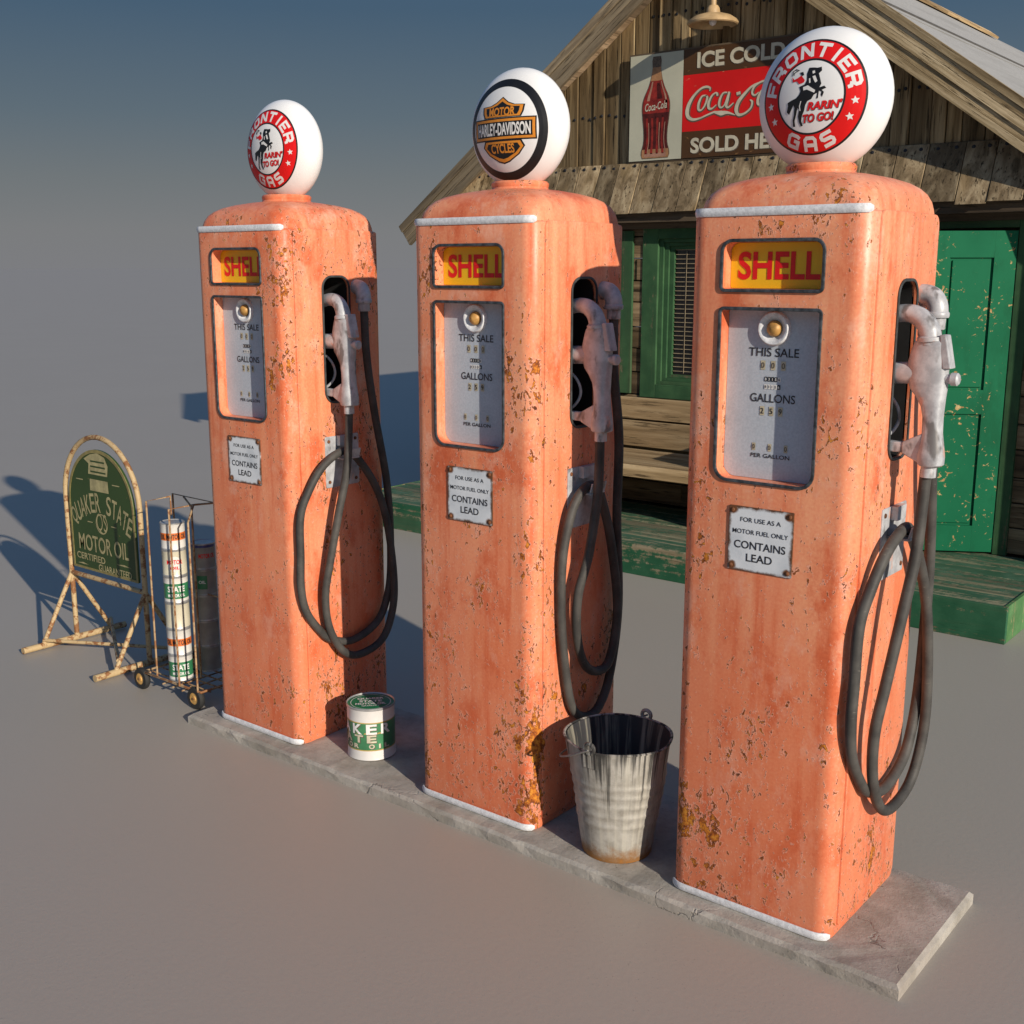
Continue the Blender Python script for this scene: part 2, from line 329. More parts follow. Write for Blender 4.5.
# ------------------------------------------------------------------ mesh building
class MB:
    def __init__(s): s.v = []; s.f = []; s.mi = []; s.tone = []; s.mats = []
    def mid(s, m):
        if m not in s.mats: s.mats.append(m)
        return s.mats.index(m)
    def add(s, vs, fs, m=None, tone=.5):
        k = len(s.v); s.v += [tuple(p) for p in vs]; i = s.mid(m) if m else 0
        for f in fs: s.f.append([j + k for j in f]); s.mi.append(i); s.tone.append(tone)
        return s
    def hexa(s, c, m=None, tone=None):
        """eight corners: bottom ring 0-3, top ring 4-7"""
        tone = random.random() if tone is None else tone
        return s.add(c, [(3, 2, 1, 0), (4, 5, 6, 7), (0, 1, 5, 4), (1, 2, 6, 5), (2, 3, 7, 6), (3, 0, 4, 7)], m, tone)
    def box(s, a, b, m=None, tone=None):
        (x0, y0, z0), (x1, y1, z1) = a, b
        return s.hexa([(x0, y0, z0), (x1, y0, z0), (x1, y1, z0), (x0, y1, z0), (x0, y0, z1), (x1, y0, z1), (x1, y1, z1), (x0, y1, z1)], m, tone)
    def tube(s, path, r, n=12, m=None, closed=False, cap=True, tone=.5, squash=None):
        P = [V(p) for p in path]; k = len(P); R = r if isinstance(r, (list, tuple)) else [r] * k
        vs = []; up = None
        for i in range(k):
            if closed: t = P[(i + 1) % k] - P[i - 1]
            else: t = (P[min(i + 1, k - 1)] - P[max(i - 1, 0)])
            t.normalize()
            if up is None:
                up = V((0, 0, 1)) if abs(t.z) < .9 else V((0, 1, 0))
            up = (up - t * up.dot(t)).normalized(); w = t.cross(up)
            for j in range(n):
                a = 2 * PI * j / n; q = up * math.cos(a) * R[i] + w * math.sin(a) * R[i]
                vs.append(P[i] + q)
        fs = []
        for i in range(k if closed else k - 1):
            for j in range(n):
                a, b = i * n + j, i * n + (j + 1) % n; c, d = ((i + 1) % k) * n + (j + 1) % n, ((i + 1) % k) * n + j
                fs.append((a, d, c, b))
        if cap and not closed: fs += [tuple(range(n)), tuple(range((k - 1) * n + n - 1, (k - 1) * n - 1, -1))]
        return s.add(vs, fs, m, tone)
    def lathe(s, prof, c=(0, 0, 0), n=48, m=None, axis='z', mats=None):
        """profile of (radius, height)"""
        vs = []
        for (r, h) in prof:
            for j in range(n):
                a = 2 * PI * j / n; x, y = r * math.cos(a), r * math.sin(a)
                p = {'z': (x, y, h), 'y': (x, h, y), 'x': (h, x, y)}[axis]
                vs.append((p[0] + c[0], p[1] + c[1], p[2] + c[2]))
        for i in range(len(prof) - 1):
            fs = []
            for j in range(n):
                q = (i * n + j, i * n + (j + 1) % n, (i + 1) * n + (j + 1) % n, (i + 1) * n + j)
                fs.append(q if axis != 'y' else q[::-1])
            if i == 0: base = len(s.v); s.add(vs, [], m)
            mm = mats[i] if mats else m
            for f in fs: s.f.append([t + base for t in f]); s.mi.append(s.mid(mm) if mm else 0); s.tone.append(.5)
        return s
    def prism(s, poly, f, t, m=None, tone=.5):
        """outline poly of 2-D points, f maps (u, v, w) to the world, w runs 0..t"""
        n = len(poly); vs = [f(u, v, 0) for u, v in poly] + [f(u, v, t) for u, v in poly]
        fs = [tuple(range(n - 1, -1, -1)), tuple(range(n, 2 * n))] + [(i, (i + 1) % n, (i + 1) % n + n, i + n) for i in range(n)]
        return s.add(vs, fs, m, tone)
    def frame(s, outer, inner, f, t, m=None):
        n = len(outer); vs = [f(u, v, w) for w in (0, t) for P in (outer, inner) for u, v in P]
        fs = []
        for i in range(n):
            j = (i + 1) % n
            fs += [(i, j, n + j, n + i), (2 * n + i, 3 * n + i, 3 * n + j, 2 * n + j), (i, 2 * n + i, 2 * n + j, j), (n + i, n + j, 3 * n + j, 3 * n + i)]
        return s.add(vs, fs, m)
    def flat(s, art, f, m=None):
        vs, fs = art; return s.add([f(u, v) for u, v in vs], fs, m)
    def build(s, name, mat=None, parent=None, smooth=None, bevel=0, seg=2, fixn=True):
        off = V((0, 0, 0)); p = parent
        while p: off += p.location; p = p.parent
        me = bpy.data.meshes.new(name); me.from_pydata([tuple(V(q) - off) for q in s.v], [], s.f)
        mats = s.mats if s.mats else [mat]
        for m in mats: me.materials.append(M[m] if isinstance(m, str) else m)
        me.polygons.foreach_set('material_index', s.mi)
        a = me.attributes.new('tone', 'FLOAT', 'FACE'); a.data.foreach_set('value', s.tone)
        me.update()
        if fixn or bevel:
            bm = bmesh.new(); bm.from_mesh(me)
            if fixn: bmesh.ops.recalc_face_normals(bm, faces=bm.faces)
            if bevel:
                es = [e for e in bm.edges if e.is_manifold and e.calc_face_angle(0) > .5]
                bmesh.ops.bevel(bm, geom=es, offset=bevel, segments=seg, profile=.5, affect='EDGES', clamp_overlap=True)
            bm.to_mesh(me); bm.free()
        if smooth is not None:
            me.polygons.foreach_set('use_smooth', [True] * len(me.polygons)); me.set_sharp_from_angle(angle=math.radians(smooth))
        o = bpy.data.objects.new(name, me); C.objects.link(o)
        if parent: o.parent = parent
        return o
def tag(o, label, cat, group=None):
    o['label'] = label; o['category'] = cat
    if group: o['group'] = group
    return o
def thing(name, loc, label, cat, group=None):
    o = bpy.data.objects.new(name, None); o.empty_display_size = .1; C.objects.link(o); o.location = loc
    return tag(o, label, cat, group)
def rooted(o, loc):
    """move the origin of a single-mesh thing to its base"""
    o.data.transform(Matrix.Translation(-V(loc))); o.location = loc; return o

def rrect(x0, y0, x1, y1, r, seg=6):
    """rounded rectangle, r = one radius or (bl, br, tr, tl)"""
    r = (r,) * 4 if not isinstance(r, tuple) else r
    out = []
    for (cx, cy, rr, a0) in ((x0 + r[0], y0 + r[0], r[0], PI), (x1 - r[1], y0 + r[1], r[1], 1.5 * PI), (x1 - r[2], y1 - r[2], r[2], 0), (x0 + r[3], y1 - r[3], r[3], .5 * PI)):
        for i in range(seg + 1):
            a = a0 + .5 * PI * i / seg; out.append((cx + rr * math.cos(a), cy + rr * math.sin(a)))
    return out
def spline(P, n=8, closed=False):
    P = [V(p) for p in P]; k = len(P); out = []
    for i in range(k if closed else k - 1):
        if closed: a, b, c, d = P[i - 1], P[i], P[(i + 1) % k], P[(i + 2) % k]
        else: a, b, c, d = P[max(i - 1, 0)], P[i], P[i + 1], P[min(i + 2, k - 1)]
        for j in range(n):
            t = j / n; out.append(.5 * ((2 * b) + (c - a) * t + (2 * a - 5 * b + 4 * c - d) * t * t + (3 * b - a - 3 * c + d) * t ** 3))
    if not closed: out.append(P[-1])
    return out
# ---- flat art: lists of 2-D vertices and faces
_fc = {}
def text(s, w=None, h=None, bold=0.0, shear=0, space=1, cx=0, cy=0, ang=0):
    """outline text filled as a mesh, scaled to the box w x h (one of them may be None) and centred on cx, cy"""
    key = (s, bold, shear, space)
    if key not in _fc:
        d = bpy.data.curves.new('lettering', 'FONT'); d.body = s; d.size = 1; d.offset = bold; d.shear = shear; d.space_character = space; d.resolution_u = 4
        o = bpy.data.objects.new('lettering', d); C.objects.link(o)
        me = o.to_mesh(); vs = [(v.co.x, v.co.y) for v in me.vertices]; fs = [tuple(p.vertices) for p in me.polygons]
        o.to_mesh_clear(); bpy.data.objects.remove(o); bpy.data.curves.remove(d); _fc[key] = (vs, fs)
    vs, fs = _fc[key]
    x0, x1 = min(v[0] for v in vs), max(v[0] for v in vs); y0, y1 = min(v[1] for v in vs), max(v[1] for v in vs)
    if w is None: w = h * (x1 - x0) / (y1 - y0)
    if h is None: h = w * (y1 - y0) / (x1 - x0)
    ca, sa = math.cos(ang), math.sin(ang); out = []
    for (x, y) in vs:
        x = ((x - x0) / (x1 - x0) - .5) * w; y = ((y - y0) / (y1 - y0) - .5) * h
        out.append((cx + x * ca - y * sa, cy + x * sa + y * ca))
    return out, fs
def poly(P): return list(P), [tuple(range(len(P)))]
def strip(P, w):
    """mitred stroke along P, w = width or widths"""
    k = len(P); W = w if isinstance(w, (list, tuple)) else [w] * k; L, R = [], []
    P = [V((p[0], p[1])) for p in P]
    for i in range(k):
        d0 = (P[i] - P[i - 1]).normalized() if i else (P[1] - P[0]).normalized(); d1 = (P[i + 1] - P[i]).normalized() if i < k - 1 else d0
        n0, n1 = V((-d0.y, d0.x)), V((-d1.y, d1.x)); n = n0 + n1
        n = n.normalized() if n.length > 1e-6 else n0
        s = W[i] / 2 / max(.5, n.dot(n0)); L.append(P[i] + n * s); R.append(P[i] - n * s)
    return [tuple(p) for p in L + R], [(i + 1, i, k + i, k + i + 1) for i in range(k - 1)]
def sub(P, n=6): return [(p.x, p.y) for p in spline([(a, b, 0) for a, b in P], n)]
def ringart(r0, r1, n=72, c=(0, 0)):
    vs = [(c[0] + r * math.cos(2 * PI * i / n), c[1] + r * math.sin(2 * PI * i / n)) for r in (r0, r1) for i in range(n)]
    return vs, [(i, (i + 1) % n, n + (i + 1) % n, n + i) for i in range(n)]
def star(cx, cy, r, a0=.5 * PI): return poly([(cx + (r if i % 2 == 0 else r * .45) * math.cos(a0 + i * PI / 5), cy + (r if i % 2 == 0 else r * .45) * math.sin(a0 + i * PI / 5)) for i in range(10)])
def tess(art, L):
    """split into pieces shorter than L so the art can follow a curved surface"""
    bm = bmesh.new(); vs = [bm.verts.new((u, v, 0)) for u, v in art[0]]
    for f in art[1]:
        try: bm.faces.new([vs[i] for i in f])
        except ValueError: pass
    bmesh.ops.triangulate(bm, faces=bm.faces)
    for _ in range(6):
        es = [e for e in bm.edges if e.calc_length() > L]
        if not es: break
        bmesh.ops.subdivide_edges(bm, edges=es, cuts=1); bmesh.ops.triangulate(bm, faces=[f for f in bm.faces if len(f.verts) > 3])
    bm.verts.ensure_lookup_table(); bm.verts.index_update()
    out = [(v.co.x, v.co.y) for v in bm.verts], [tuple(v.index for v in f.verts) for f in bm.faces]
    bm.free(); return out
STROKES = {  # block capitals in a 1 x 1 box
 'F': [[(.12, 0), (.12, .88), (1, .88)], [(.24, .47), (.82, .47)]],
 'R': [[(.12, 0), (.12, .88), (.74, .88), (.88, .76), (.88, .56), (.76, .45), (.24, .45)], [(.62, .34), (.88, .22), (.88, 0)]],
 'O': [[(.5, .88), (.26, .88), (.12, .74), (.12, .26), (.26, .12), (.74, .12), (.88, .26), (.88, .74), (.74, .88), (.5, .88)]],
 'N': [[(.12, 0), (.12, 1)], [(.88, 0), (.88, 1)], [(.22, .86), (.78, .14)]],
 'T': [[(0, .88), (1, .88)], [(.5, 0), (.5, .76)]],
 'I': [[(.5, 0), (.5, 1)]],
 'E': [[(1, .12), (.12, .12), (.12, .88), (1, .88)], [(.24, .5), (.82, .5)]],
 'A': [[(.12, 0), (.12, .74), (.26, .88), (.74, .88), (.88, .74), (.88, 0)], [(.24, .40), (.76, .40)]],
 'G': [[(.92, .80), (.74, .88), (.26, .88), (.12, .74), (.12, .26), (.26, .12), (.88, .12), (.88, .52), (.54, .52)]],
 'S': [[(.94, .88), (.24, .88), (.12, .76), (.12, .60), (.24, .51), (.76, .49), (.88, .38), (.88, .24), (.76, .12), (.06, .12)]]}
def block(ch, w, h, r, deg, flip=False, t=.24):
    """block capital standing on a circle of radius r at angle deg, as a list of pieces"""
    a = math.radians(deg); rad = V((math.cos(a), math.sin(a))); up = -rad if flip else rad; rt = V((up.y, -up.x)); res = []
    for st in STROKES[ch]:
        vs, fs = strip([((x - .5) * w, (y - .5) * h) for x, y in st], t * w if ch != 'I' else t * w)
        res.append(([tuple(rad * r + rt * x + up * y) for x, y in vs], fs))
    return res

# ------------------------------------------------------------------ the setting
gm = bpy.data.meshes.new('ground'); bm = bmesh.new()
gs = [-4000, -400, -60, -12, -4, 0, 4, 12, 60, 400, 4000]
gv = [[bm.verts.new((x, y, 0)) for x in gs] for y in gs]
for i in range(10):
    for j in range(10): bm.faces.new((gv[i][j], gv[i][j + 1], gv[i + 1][j + 1], gv[i + 1][j]))
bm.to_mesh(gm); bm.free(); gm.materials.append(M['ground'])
go = bpy.data.objects.new('ground', gm); C.objects.link(go); go['kind'] = 'structure'

# pump island: a thin concrete slab
mb = MB(); xs = [-2.262, -1.62, -.83, -.2, .33, .724]
n = 40; vs = []; random.seed(3)
def islab():
    bm = bmesh.new(); r = bmesh.ops.create_cube(bm, size=1)
    for v in bm.verts: v.co = V((-2.262 + (v.co.x + .5) * 2.986, -.071 + (v.co.y + .5) * .60, (v.co.z + .5) * .04))
    bmesh.ops.bevel(bm, geom=[e for e in bm.edges if all(v.co.z > .02 for v in e.verts)], offset=.010, segments=1, affect='EDGES')
    bmesh.ops.subdivide_edges(bm, edges=[e for e in bm.edges if e.calc_length() > .5], cuts=60)
    bmesh.ops.triangulate(bm, faces=[f for f in bm.faces if len(f.verts) > 4])
    for v in bm.verts:
        if v.co.z > .035 or v.co.z > .02:
            e = (abs(v.co.y + .066) < .012) or (abs(v.co.y - .524) < .012)
            if e and random.random() < .5: v.co += V((random.uniform(-.004, .004), random.uniform(-.004, .004) , -abs(random.gauss(0, .0022))))
    me = bpy.data.meshes.new('pump_island'); bm.to_mesh(me); bm.free(); me.materials.append(M['concrete'])
    o = bpy.data.objects.new('pump_island', me); C.objects.link(o)
    return tag(o, 'long thin cracked concrete slab that the three orange pumps stand on', 'concrete slab')
islab()

# ------------------------------------------------------------------ fuel pump (built at the near spot, copied to the others)
PX = [0.0, -1.0192, -2.1448]; Z0 = .04
LAB = ['nearest chipped orange fuel pump, tallest in view, red ringed globe, in front of green door',
       'middle chipped orange fuel pump whose globe has a black ring and an orange shield emblem',
       'farthest chipped orange fuel pump, smallest in view, red ringed globe, beside the wheeled can rack']
pump = thing('fuel_pump', (.25, .25, Z0), LAB[0], 'fuel pump', 'orange fuel pumps in a row on the slab')
def W(u, v, w=0): return (u, -w, v + Z0)       # front face coordinates (u right, v up, w out of the front)
def S(u, v, w=0): return (.5 + w, u, v + Z0)   # right side face
def ringz(inset, r, z):
    return [(x, y, z + Z0) for x, y in rrect(inset, inset, .5 - inset, .5 - inset, r, 7)]
lev = [(.004, .044, 0), (.0, .048, .012)] + [(0, .048, .012 + 1.923 * i / 8) for i in range(1, 9)] + [(.002, .048, 1.940), (.009, .050, 1.944), (.011, .052, 1.960), (.014, .058, 1.978), (.022, .066, 1.997), (.034, .078, 2.012), (.052, .092, 2.025), (.080, .108, 2.036), (.12, .116, 2.045), (.16, .088, 2.050), (.20, .049, 2.053), (.235, .0145, 2.054)]
body = MB(); n = len(ringz(0, .05, 0))
for (i, r, z) in lev: body.v += ringz(i, r, z)
for k in range(len(lev) - 1):
    for j in range(n): body.f.append([k * n + j, k * n + (j + 1) % n, (k + 1) * n + (j + 1) % n, (k + 1) * n + j])
body.f.append(list(range(n - 1, -1, -1))); body.f.append(list(range((len(lev) - 1) * n, len(lev) * n)))
body.mi = [0] * len(body.f); body.tone = [.5] * len(body.f)
bo = body.build('body', 'paint', pump)
cut_top = rrect(.106, 1.753, .380, 1.871, (.006, .006, .024, .024)); cut_dis = rrect(.106, 1.252, .380, 1.698, (.034, .034, .006, .006)); cut_slot = rrect(.185, 1.315, .311, 1.772, .040)
def cutter(pl, f, d0, d1):
    m = MB(); m.prism(pl, lambda u, v, w: f(u, v, d0 + w), d1 - d0); return m.build('cutter', 'paint', pump)
def boolean(o, cutters):
    for c in cutters:
        md = o.modifiers.new('cut', 'BOOLEAN'); md.operation = 'DIFFERENCE'; md.solver = 'EXACT'; md.object = c
    bpy.context.view_layer.update()
    me = bpy.data.meshes.new_from_object(o.evaluated_get(bpy.context.evaluated_depsgraph_get()))
    o.modifiers.clear(); o.data = me
    for c in cutters: bpy.data.objects.remove(c)
    me.polygons.foreach_set('use_smooth', [True] * len(me.polygons)); me.set_sharp_from_angle(angle=math.radians(35))
boolean(bo, [cutter(cut_top, W, -.044, .05), cutter(cut_dis, W, -.044, .05), cutter(cut_slot, S, -.14, .05)])
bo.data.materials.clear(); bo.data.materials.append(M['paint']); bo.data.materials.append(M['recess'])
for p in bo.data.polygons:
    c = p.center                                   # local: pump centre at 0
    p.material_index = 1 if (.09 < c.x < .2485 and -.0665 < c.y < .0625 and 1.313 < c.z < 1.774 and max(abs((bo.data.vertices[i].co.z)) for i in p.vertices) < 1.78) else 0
# raised side panel with a softened edge
sp = MB(); o1 = rrect(.050, .03, .452, 1.945, (.012, .012, .03, .022), 5)
sp.prism(o1, lambda u, v, w: S(u, v, w - .004), .010); so = sp.build('side_panel', 'paint', pump, bevel=.0035)
boolean(so, [cutter(cut_slot, S, -.05, .05)])
# white trims
def wraptrim(z0, z1, out, name):
    m = MB(); P = [(x, y) for x, y in rrect(-out, -out, .5 + out, .5 + out, .048 + out, 8)]
    k = len(P); seq = list(range(3, 9)) + list(range(9, 15))          # front face with both rounded corners
    path = [P[i] for i in seq]; q = []
    for (x, y) in path:
        q.append((x, y, (z0 + z1) / 2 + Z0))
    hh = (z1 - z0) / 2
    vs = []; fs = []; nn = 10
    for i, p in enumerate(q):
        a = q[max(i - 1, 0)]; b = q[min(i + 1, len(q) - 1)]; t = V((b[0] - a[0], b[1] - a[1], 0)).normalized(); w = V((t.y, -t.x, 0)); e = .55 if i in (0, len(q) - 1) else 1
        for j in range(nn):
            an = 2 * PI * j / nn; vs.append(V(p) + w * (.0045 * e * math.cos(an)) + V((0, 0, hh * e * math.sin(an))))
    for i in range(len(q) - 1):
        for j in range(nn): fs.append((i * nn + j, i * nn + (j + 1) % nn, (i + 1) * nn + (j + 1) % nn, (i + 1) * nn + j))
    fs += [tuple(range(nn)), tuple(range(len(vs) - 1, len(vs) - 1 - nn, -1))]
    m.add(vs, fs); return m.build(name, 'trim', pump, smooth=50)
wraptrim(1.936, 1.959, .001, 'top_trim'); wraptrim(.001, .024, .006, 'base_trim')
# framed price sign and dial
def grow(x0, y0, x1, y1, r, d):
    r = (r,) * 4 if not isinstance(r, tuple) else r
    return rrect(x0 - d, y0 - d, x1 + d, y1 + d, tuple(q + d for q in r)), rrect(x0, y0, x1, y1, r)
for a, b in ((grow(.106, 1.753, .380, 1.871, (.006, .006, .024, .024), .009), 'sign'), (grow(.106, 1.252, .380, 1.698, (.034, .034, .006, .006), .009), 'dial')):
    m = MB(); m.frame(a[0], a[1], lambda u, v, w: W(u, v, w + .0004), .0055); m.build(b + '_frame', 'chrome', pump, bevel=.002)
m = MB(); m.prism(rrect(.107, 1.754, .379, 1.870, (.006, .006, .023, .023)), lambda u, v, w: W(u, v, w - .0425), .0035); sgn = m.build('sign_panel', 'yellow', pump)
m = MB(); m.flat(text('SHELL', .230, .072, bold=.027, cx=.2435, cy=1.812), lambda u, v: W(u, v, -.0376)); m.build('lettering', 'redink', sgn, fixn=False)
m = MB(); m.prism(rrect(.107, 1.253, .379, 1.697, (.033, .033, .006, .006)), lambda u, v, w: W(u, v, w - .0425), .0035); dl = m.build('dial_panel', 'dial', pump)
m = MB(); F = lambda u, v: W(u, v, -.0378); F2 = lambda u, v: W(u, v, -.0368)
m.flat(text('THIS SALE', .142, .0225, bold=.008, cx=.241, cy=1.590), F, 'ink'); m.flat(text('GALLONS', .128, .0225, bold=.008, cx=.243, cy=1.470), F, 'ink'); m.flat(text('PER GALLON', .112, .011, bold=.012, cx=.243, cy=1.316), F, 'ink')
for i in range(3):
    for (zz, dx, hh, ww) in ((1.556, .029, .024, .013), (1.436, .026, .024, .013), (1.339, .046, .020, .010)):
        x = .241 + (i - 1) * dx; m.flat(poly([(x - ww / 2, zz - hh / 2), (x + ww / 2, zz - hh / 2), (x + ww / 2, zz + hh / 2), (x - ww / 2, zz + hh / 2)]), F, 'tan')
        m.flat(text('259'[i] if zz < 1.5 and zz > 1.4 else '000'[i], None, hh * .62, bold=.01, cx=x, cy=zz), F2, 'letshadow' if zz > 1.5 or zz < 1.4 else 'ink')
for zz in (1.520, 1.500):
    for i in range(5):
        x = .241 + (i - 2) * .0095
        m.flat(poly([(x - .004, zz - .006), (x + .004, zz - .006), (x + .004, zz + .006), (x - .004, zz + .006)]), F, 'black' if (zz > 1.51) ^ (i == 4) else 'white')
        m.flat(text('83156'[i], None, .007, bold=.02, cx=x, cy=zz), F2, 'white' if (zz > 1.51) ^ (i == 4) else 'black')
m.build('lettering', None, dl, fixn=False)
m = MB(); m.lathe([(.022, -.0), (.027, .004), (.035, .012), (.041, .012), (.044, .008), (.045, -.002)], (.241, .038, 1.652 + Z0), 32, axis='y'); 
for v in range(len(m.v)):
    x, y, z = m.v[v]; m.v[v] = (x, .038 - (y - .038), z)
lr = m.build('flow_lens', 'trim', dl, smooth=50)
m = MB(); m.lathe([(.0005, -.022), (.009, -.020), (.017, -.014), (.021, -.006), (.021, .001)], (.241, .0385, 1.652 + Z0), 24, axis='y'); m.build('brass_ball', 'brass', dl, smooth=60)
# notice plate
m = MB(); m.prism(rrect(.152, 1.004, .340, 1.181, .003, 2), lambda u, v, w: W(u, v, w - .002), .006); pl = m.build('notice_plate', 'notice', pump, bevel=.001)
m = MB(); F = lambda u, v: W(u, v, .0048)
for (s_, w_, h_, z_, b_) in (('FOR USE AS A', .118, .0125, 1.146, .006), ('MOTOR FUEL ONLY', .162, .0125, 1.113, .006), ('CONTAINS', .150, .0215, 1.077, .012), ('LEAD', .076, .0215, 1.043, .012)): m.flat(text(s_, w_, h_, bold=b_, cx=.246, cy=z_), F)
m.build('lettering', 'ink', pl, fixn=False)
for x in (.163, .329):
    for z in (1.016, 1.169): m = MB(); m.lathe([(.0062, 0), (.0058, .003), (.003, .0045), (.0004, .005)], (x, .0, z + Z0), 12, axis='y'); m.v = [(a, -.0035 - b, c) for a, b, c in m.v]; m.build('screw', 'rust', pl, smooth=60)
# nozzle slot gasket
a = grow(.185, 1.315, .311, 1.772, .040, .008); m = MB(); m.frame(a[0], a[1], lambda u, v, w: S(u, v, w + .0066), .0045); m.build('slot_gasket', 'rubberframe', pump, bevel=.0018)
m = MB(); m.prism(rrect(.187, 1.58, .309, 1.768, (.002, .002, .037, .037)), lambda u, v, w: S(u, v, w - .1385), .004); m.build('recess_plate', 'greyrecess', pump)
# nozzle: handle body, spout, lug, lever, cap
def P(e, y, z): return (.5 + e, y, z)      # e = distance out of the side face, z in world height
NE, NZ = -.008, .028
def loft(rows, n=24, p=2.6):
    vs = []
    for (z, e0, e1, hy, yc) in rows:
        for j in range(n):
            a = 2 * PI * j / n; c, q = math.cos(a), math.sin(a)
            vs.append(P((e0 + e1) / 2 + (e1 - e0) / 2 * math.copysign(abs(c) ** (2 / p), c) + NE, yc + hy * math.copysign(abs(q) ** (2 / p), q), z + NZ))
    fs = [(k * n + j, k * n + (j + 1) % n, (k + 1) * n + (j + 1) % n, (k + 1) * n + j) for k in range(len(rows) - 1) for j in range(n)]
    fs += [tuple(range(n - 1, -1, -1)), tuple(range((len(rows) - 1) * n, len(rows) * n))]; return vs, fs
m = MB(); m.add(*loft([(1.320, .094, .146, .028, .203), (1.324, .088, .152, .031, .203), (1.345, .086, .153, .031, .203), (1.372, .090, .149, .029, .203), (1.405, .094, .143, .026, .204), (1.445, .093, .142, .026, .204), (1.472, .086, .143, .026, .205), (1.494, .072, .144, .026, .206), (1.515, .054, .146, .027, .207), (1.545, .044, .146, .028, .208), (1.585, .044, .146, .028, .208), (1.618, .052, .144, .027, .208), (1.634, .058, .143, .027, .208), (1.640, .066, .136, .024, .208)]))
nz = m.build('nozzle', 'alloy', pump, smooth=45)
m = MB(); m.tube([P(.108, .203, 1.318), P(.108, .203, 1.346), P(.108, .203, 1.352)], [.0195, .0195, .0195], 20); m.build('hose_coupling', 'alloy', nz, smooth=45)
m = MB(); m.tube([P(.06, .208, 1.582), P(.035, .209, 1.582), P(.0, .212, 1.580), P(-.05, .215, 1.578)], [.024, .028, .028, .026], 20); m.build('valve_housing', 'alloy', nz, smooth=50)
m = MB(); sp_ = spline([P(.088, .208, 1.655), P(.085, .208, 1.684), P(.070, .209, 1.712), P(.042, .211, 1.730), P(.005, .213, 1.732), P(-.04, .215, 1.720), P(-.09, .216, 1.69)], 5); m.tube(sp_, [.0285 - .009 * i / (len(sp_) - 1) for i in range(len(sp_))], 18); m.build('spout', 'alloy', nz, smooth=50)
m = MB(); m.tube([P(.089, .208, 1.664), P(.088, .208, 1.674), P(.088, .208, 1.677)], [.0345, .0345, .030], 18); m.build('spout_flange', 'alloy', nz, smooth=40)
m = MB(); m.hexa([P(.128, .186, 1.598), P(.150, .186, 1.598), P(.150, .226, 1.598), P(.128, .226, 1.598), P(.116, .186, 1.682), P(.132, .186, 1.682), P(.132, .226, 1.682), P(.116, .226, 1.682)]); m.build('valve_cover', 'alloy', nz, bevel=.003)
m = MB(); m.tube([P(.118, .206, 1.572), P(.146, .206, 1.572), P(.148, .206, 1.572), P(.163, .206, 1.572), P(.167, .206, 1.572)], [.013, .013, .0165, .0165, .012], 18); m.build('cap_knob', 'alloy', nz, smooth=40)
m = MB(); m.hexa([P(-.04, .190, 1.378), P(.04, .190, 1.376), P(.04, .214, 1.376), P(-.04, .214, 1.378), P(-.04, .190, 1.405), P(.04, .190, 1.404), P(.04, .214, 1.404), P(-.04, .214, 1.405)]); m.hexa([P(.0385, .188, 1.375), P(.092, .182, 1.352), P(.092, .224, 1.352), P(.0385, .216, 1.375), P(.0385, .188, 1.405), P(.092, .182, 1.432), P(.092, .224, 1.432), P(.0385, .216, 1.405)]); m.build('lower_lug', 'alloy', nz, bevel=.004)
m = MB(); m.tube(spline([P(-.05, .205, 1.530), P(-.02, .212, 1.525), P(.004, .22, 1.500), P(.014, .225, 1.468), P(.008, .222, 1.438), P(-.012, .21, 1.412), P(-.05, .205, 1.40)], 5), .0048, 10); m.build('trigger', 'alloy', nz, smooth=60)
# hose with elbow and hook
HEAD = [(.100, .210, 1.335)]; TAIL = [(.056, .385, 1.30), (.054, .352, 1.52), (.053, .346, 1.705)]
hp = HEAD + [(.094, .198, 1.12), (.082, .160, .95), (.064, .124, .76), (.050, .107, .63), (.046, .124, .50), (.046, .186, .392), (.048, .272, .350), (.054, .398, .382), (.062, .455, .50), (.064, .462, .65), (.058, .432, .88), (.050, .375, 1.03), (.048, .280, 1.146), (.050, .216, 1.170), (.044, .120, 1.122), (.032, .054, 1.030), (.022, .022, .940), (.020, .018, .790), (.020, .014, .680), (.020, .036, .575), (.022, .10, .485), (.026, .155, .437), (.030, .262, .410), (.032, .390, .450), (.032, .455, .545), (.036, .476, .70), (.046, .455, 1.0)] + TAIL
hp2 = HEAD + [(.094, .212, 1.15), (.082, .184, .955), (.064, .154, .825), (.050, .168, .69), (.046, .214, .578), (.048, .285, .528), (.050, .362, .550), (.054, .398, .724), (.050, .358, .958), (.046, .312, 1.095), (.048, .270, 1.156), (.050, .205, 1.163), (.044, .146, 1.101), (.034, .112, .967), (.028, .110, .816), (.028, .125, .637), (.028, .170, .444), (.028, .245, .374), (.030, .330, .384), (.030, .398, .49), (.034, .434, .72), (.044, .40, 1.03)] + TAIL
def make_hose(pts, x0, parent):
    m = MB(); m.tube(spline([(x0 + .5 + e, y, z) for e, y, z in pts], 7), .0152, 14); return m.build('hose', 'hose', parent, smooth=80)
make_hose(hp, 0, pump)
m = MB(); ep = spline([P(-.004, .352, 1.776), P(.014, .352, 1.777), P(.036, .350, 1.770), P(.050, .347, 1.750), P(.053, .346, 1.728)], 5)
m.tube([P(-.006, .352, 1.776), P(.005, .352, 1.776), P(.006, .352, 1.776)], [.034, .034, .029], 20); m.tube(ep, .0275, 20)
m.tube([P(.053, .346, 1.734), P(.053, .346, 1.730), P(.053, .346, 1.722), P(.053, .346, 1.718), P(.053, .346, 1.717), P(.053, .346, 1.690), P(.053, .346, 1.687)], [.0275, .0305, .0305, .029, .0225, .022, .020], 20); m.build('pipe_elbow', 'alloy', pump, smooth=45)
